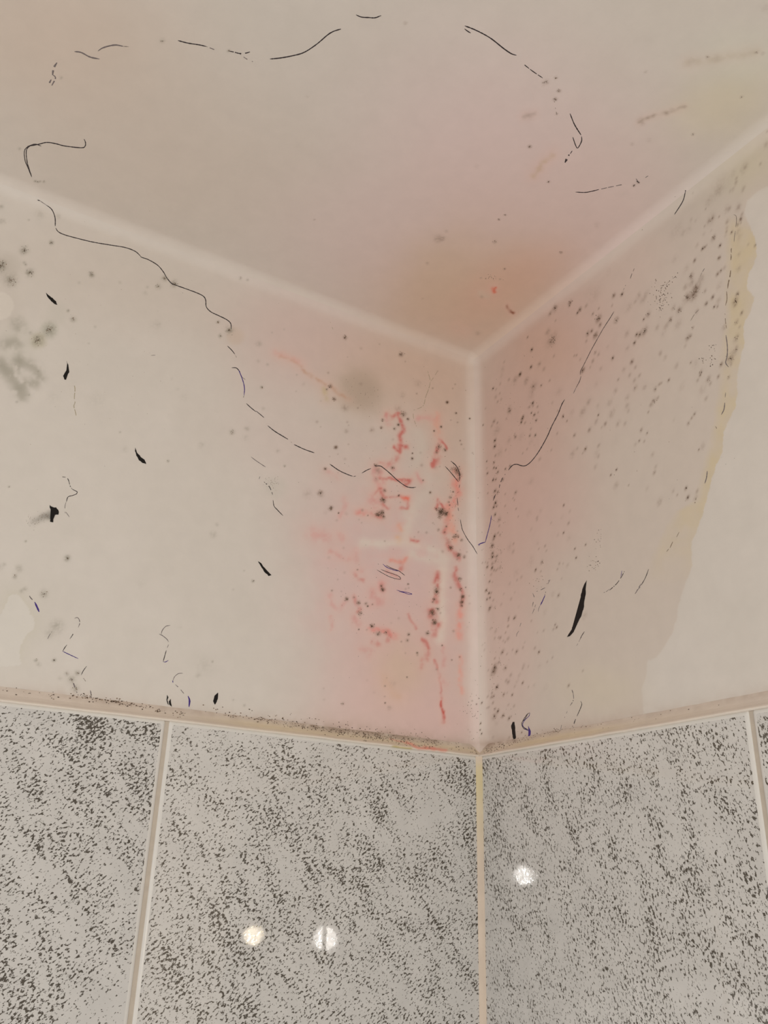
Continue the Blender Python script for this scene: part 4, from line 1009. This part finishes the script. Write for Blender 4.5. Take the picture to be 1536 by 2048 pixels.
cloud('R', Z5, 16, 1000, 1250, 300, 200, 0, (.4, .8), .3); cloud('R', (960, 720, 5.9), 50, 450, 700, 260, 420, 0, (.35, .75), .2)
cloud('R', (960, 980, 5.9), 60, 170, 700, 70, 420, 0, (.4, .8), .4); cloud('R', (960, 1240, 5.9), 50, 230, 600, 110, 380, 0, (.4, .9), .3)
cloud('L', VB, 26, 1300, 1200, 45, 70, 0, (.45, .95), .7); cloud('L', VC, 40, 1290, 1000, 40, 200, 0, (.4, .8), .4)
cloud('L', VA, 40, 95, 1362, 26, 22, 0, (.4, .7), .2); cloud('L', VA, 30, 640, 820, 60, 50, 0, (.4, .7), .1); cloud('L', VC, 60, 800, 600, 350, 350, 0, (.35, .7), .25)
cloud('L', VD, 70, 600, 600, 350, 350, 0, (.35, .75), .25); cloud('L', Z3, 60, 700, 600, 400, 400, 0, (.3, .6), .1)
cloud('C', VA, 22, 1415, 130, 32, 14, 0, (.4, .8), .3)
acc['C'] = [q for q in acc['C']]
def above(q):   # keep grains on their own surface
    return q
specks('mould_specks', acc['L'], wl, 'dark mould grains on the left wall')
specks('mould_specks', acc['R'], wr, 'dark mould grains on the right wall')
specks('mould_specks', acc['C'], wc, 'dark mould grains on the ceiling')

# grey smear of the smudged comma
sm = []
for _ in range(90):
    t = random.random()
    sm.append((101 - 42 * t + random.gauss(0, 2 + 3 * t), 1030 + 14 * t + random.gauss(0, 4 + 5 * t), random.uniform(.4, .9), 1 if random.random() < .5 - .4 * t else 2))
specks('smudge', sm, wl, 'grey smudge beside the black comma')

# ---------------------------------------------------------------- sealant bead between plaster and tiles
def bead(side):
    prof = [(0.0, -0.0012), (0.0, TD + 0.0014), (0.06, TD + 0.0022), (0.16, TD + 0.0010), (0.3, TD - 0.0012), (0.5, TD - 0.0035), (0.7, 0.0022), (0.86, 0.0010), (1.0, 0.0001)]
    pv = np.array([p[0] for p in prof]); pd = np.array([p[1] for p in prof])
    vs = np.concatenate([[0.0], np.linspace(0, 1, 26)])
    ds = np.concatenate([[-0.0012], np.interp(np.linspace(0, 1, 26), pv[1:], pd[1:])])
    us = np.arange(0, 0.80 if side == 'L' else 0.62, 0.0013)
    U, J = np.meshgrid(us, np.arange(len(vs)), indexing='ij')
    v = vs[J].ravel(); d = ds[J].ravel()
    u = np.maximum(U.ravel(), np.maximum(d, 0))                       # mitred into the corner
    wob = 0.0007 * fbm(u * 900, v * 0 + (3 if side == 'L' else 8), 30, 3, 40)
    dd = d + wob * (v > 0.02)
    z = -T + v * BH * (1 + 0.10 * fbm(u * 900, v * 0, 60, 3, 41)) - 0.0009 + 0.0008 * fbm(u * 900, v * 0, 25, 3, 44) * (v < .3)
    P = np.stack([-u, -dd, z] if side == 'L' else [-dd, -u, z], 1)
    i = np.arange(len(us) * len(vs)).reshape(len(us), len(vs))
    Q = np.stack([i[:-1, :-1], i[1:, :-1], i[1:, 1:], i[:-1, 1:]], -1).reshape(-1, 4)
    if side == 'R': Q = Q[:, ::-1].copy()
    o = mesh_obj('sealant_bead', P, Q, M_BEAD, paint_bead(side, P, v))
    return o
bl = tag(bead('L'), 'beige mouldy sealant strip along the tile tops on the wall left of the corner', 'sealant')
br_ = tag(bead('R'), 'beige yellowed sealant strip along the tile tops on the wall right of the corner', 'sealant')

# grains of mould on the bead and just over it
def bead_specks(side, parent, spec, label):
    V, Fs, mi = [], [], []
    n = 0
    for x, vv, r, ml in spec:
        # x is distance from the corner, vv height fraction
        if vv > 1:
            d = 0.0002
        else:
            d = float(np.interp(vv, [0.06, .16, .3, .5, .7, .86, 1], [TD + .0022, TD + .001, TD - .0012, TD - .0035, .0022, .001, .0001])) + 0.00045
        z = -T + vv * BH - 0.0009
        c = len(V); k6 = 6; th = random.uniform(0, 6)
        mk = lambda a_, b_, dd: (-(a_), -dd, b_) if side == 'L' else (-dd, -(a_), b_)
        V.append(mk(x, z, d + 0.0002))
        el = random.uniform(1, 2.2)
        for k in range(k6):
            t = th + k * math.pi / 3
            V.append(mk(x + r * math.cos(t) * math.sqrt(el), z + r * math.sin(t) / math.sqrt(el), d - (0.00045 if vv <= 1 else .0002)))
        for k in range(k6):
            Fs.append((c, c + 1 + k, c + 1 + (k + 1) % k6)); mi.append(ml)
    o = mesh_obj('mould_specks', V, Fs, [M_MD, M_MM, M_MG], parent=parent)
    o.data.polygons.foreach_set('material_index', mi)
    tag(o, label, None, None, 'stuff')
def lx(px):    # distance from the corner for a left-wall picture column along the tile top
    d = ray_dir(px, 1514 - 0.1136 * (955 - px)); t = -CAM[1] / d[1]; return -(CAM + t * d)[0]
def rx(px):
    d = ray_dir(px, 1514 - 0.172 * (px - 962)); t = -CAM[0] / d[0]; return -(CAM + t * d)[1]
sp = []
for cx, sxp, vv, sv, n in ((165, 14, 1.0, .10, 26), (185, 12, .95, .1, 10), (232, 16, .92, .10, 40), (262, 22, .8, .06, 26), (314, 6, .62, .07, 16), (352, 9, .6, .12, 18), (60, 40, .8, .1, 12), (100, 10, .8, .1, 8),
                          (450, 16, .95, .1, 16), (530, 26, .85, .12, 60), (595, 24, .80, .12, 60), (640, 20, .75, .12, 34), (700, 45, .72, .16, 140), (780, 45, .62, .2, 150), (850, 40, .7, .22, 70), (835, 20, .3, .08, 16), (948, 8, .5, .2, 18), (500, 60, 1.1, .2, 30), (700, 90, 1.15, .25, 60)):
    for _ in range(n):
        sp.append((lx(cx + random.gauss(0, sxp)), min(1.6, max(.2, random.gauss(vv, sv))), random.uniform(.00028, .0008), 0 if random.random() < .5 else 1))
bead_specks('L', bl, [q for q in sp if q[0] > 0.009], 'dark mould grains on the left sealant strip')
sp = []
for cx, sxp, vv, sv, n in ((985, 12, .45, .14, 46), (1010, 16, .62, .12, 60), (1045, 14, .8, .12, 34), (1090, 16, .95, .1, 24), (1115, 8, 1.0, .08, 18), (1160, 30, .9, .1, 16), (1300, 90, .7, .15, 14)):
    for _ in range(n):
        sp.append((rx(cx + random.gauss(0, sxp)), min(1.5, max(.2, random.gauss(vv, sv))), random.uniform(.00028, .0007), 0 if random.random() < .35 else 1))
bead_specks('R', br_, [q for q in sp if q[0] > 0.009], 'brown mould grains on the right sealant strip')

# ---------------------------------------------------------------- tiles
import bmesh
def tile_mesh(side, u0, u1, ztop, zbot, mats, name='wall_tile', parent=None):
    bm = bmesh.new()
    uc, zc = (u0 + u1) / 2, (ztop + zbot) / 2
    W, H = (u1 - u0), (ztop - zbot)
    prof = [(0.0, 0.0005), (0.0, TD - 0.0024), (0.0005, TD - 0.0011), (0.0018, TD - 0.0003), (0.0040, TD)]
    rings = []
    for ins, d in prof:
        ring = []
        hw, hh = W / 2 - ins, H / 2 - ins
        cr = 0.0016
        for (sx, sz, a0) in ((1, 1, 0), (-1, 1, 90), (-1, -1, 180), (1, -1, 270)):
            for k in range(4):
                t = math.radians(a0 + 30 * k)
                ux = sx * (hw - cr) + cr * math.cos(t); uz = sz * (hh - cr) + cr * math.sin(t)
                ring.append(bm.verts.new((-ux, -d, uz) if side == 'L' else (-d, -ux, uz)))
        rings.append(ring)
    for a_, b_ in zip(rings[:-1], rings[1:]):
        n = len(a_)
        for i in range(n):
            f = bm.faces.new((a_[i], a_[(i + 1) % n], b_[(i + 1) % n], b_[i]))
            f.smooth = True
            f.material_index = 0
    f = bm.faces.new(rings[-1]); f.smooth = False
    bm.faces.new(rings[0][::-1])
    bmesh.ops.recalc_face_normals(bm, faces=bm.faces)
    me = bpy.data.meshes.new(name); bm.to_mesh(me); bm.free()
    for q in mats: me.materials.append(q)
    # the rim of the glaze is plain, the edge's reflection put into its pale colour
    for p in me.polygons:
        nrm = abs(p.normal.y if side == 'L' else p.normal.x)
        p.material_index = 0 if (len(p.vertices) > 4) else 1
    o = bpy.data.objects.new(name, me); COL.objects.link(o)
    o.location = (-uc, 0, zc + HZ) if side == 'L' else (0, -uc, zc + HZ)
    if parent: o.parent = parent
    return o

def strip(name, side, u0, u1, d, z0, z1, mat, parent):
    V = []; 
    for u in (u0, u1):
        for z in (z0, z1):
            for dd in (0.0004, d):
                V.append((-u, -dd, z) if side == 'L' else (-dd, -u, z))
    Fs = [(0, 1, 3, 2), (4, 6, 7, 5), (0, 4, 5, 1), (2, 3, 7, 6), (1, 5, 7, 3), (0, 2, 6, 4)]
    return mesh_obj(name, V, Fs, mat, smooth=False, parent=parent)

TH = 0.60
ZT = -T - 0.0004
def empty(name, loc, label, cat):
    o = bpy.data.objects.new(name, None); COL.objects.link(o); o.location = loc
    return tag(o, label, cat)
def keep(o, par):
    mw = o.location.copy(); o.parent = par; o.location = mw - par.location
    return o
G = 0.0022
for side, nm, lb, ang in (('L', 'wall_tiling', 'speckled grey glazed tiling on the wall left of the corner', (0.9, -0.62)),
                          ('R', 'wall_tiling', 'speckled grey glazed tiling on the wall right of the corner', (0.3, 0.45))):
    loc = (-TW, 0, HZ - T - TH) if side == 'L' else (0, -TW, HZ - T - TH)
    root = empty(nm, loc, lb, 'tiling')
    for i, (u0, u1) in enumerate(((0.0075, TW - G / 2 - .0008), (TW + G / 2 + .0008, 2 * TW - G / 2))):
        mt = speckled_tile('speckled_glaze', ang[0] * (1 if side == 'L' else 1), ang[1], 3.1 * i + (0 if side == 'L' else 11), swap=(side == 'R'))
        t = tile_mesh(side, u0, u1, ZT, ZT - TH, [mt, M_WHITE])
        keep(t, root)
    g = strip('grout_joint', side, TW - G / 2 - .0012, TW + G / 2 + .0012, TD - 0.0016, ZT - 0.0006, ZT - TH, M_GROUT, None)
    keep(g, root)

# vertical sealant where the two tiled faces meet
def corner_strip():
    n = 8; zs = np.linspace(-T - 0.0005, -T - TH, 220)
    A = TD + 0.0062
    pr = []
    for k in range(n + 1):
        t = k / n * math.pi / 2
        pr.append((-(A - 0.0047 * math.sin(t) - 0.0009 * math.sin(2 * t)), -(TD - .0002 + 0.0047 * (1 - math.cos(t)) + 0.0009 * math.sin(2 * t))))
    pr = [(-(TD + .0062), -(TD - .0002))] + [(-(TD + .0062) + (.0062 + .0002) * k / n + 0, -(TD - .0002) - (.0062 + .0) * k / n + 0.0016 * math.sin(math.pi * k / n) * 0.6) for k in range(1, n + 1)]
    pr = [(-.004, -.004)] + pr + [(-.004, -.004)]
    V = [(x, y, z) for z in zs for x, y in pr]
    m_ = len(pr)
    i = np.arange(len(V)).reshape(len(zs), m_)
    Q = np.stack([i[:-1, :-1], i[:-1, 1:], i[1:, 1:], i[1:, :-1]], -1).reshape(-1, 4)
    P = np.array(V)
    X, Y = project(P)
    C = np.tile(np.array((190, 168, 146), float), (len(P), 1))
    C = mixc(C, (188, 168, 124), .9 * np.clip((Y - 1515) / 20, 0, 1) * np.exp(-((Y - 1565) / 55) ** 2))
    C = mixc(C, (190, 170, 134), .5 * np.exp(-((Y - 1640) / 60) ** 2))
    C *= 1 + .05 * fbm(X * 2, Y, 30, 3, 50)[:, None]
    o = mesh_obj('corner_sealant', P, Q, M_BEAD, C)
    return tag(o, 'vertical yellowish sealant strip in the corner between the two tiled faces', 'sealant')
corner_strip()
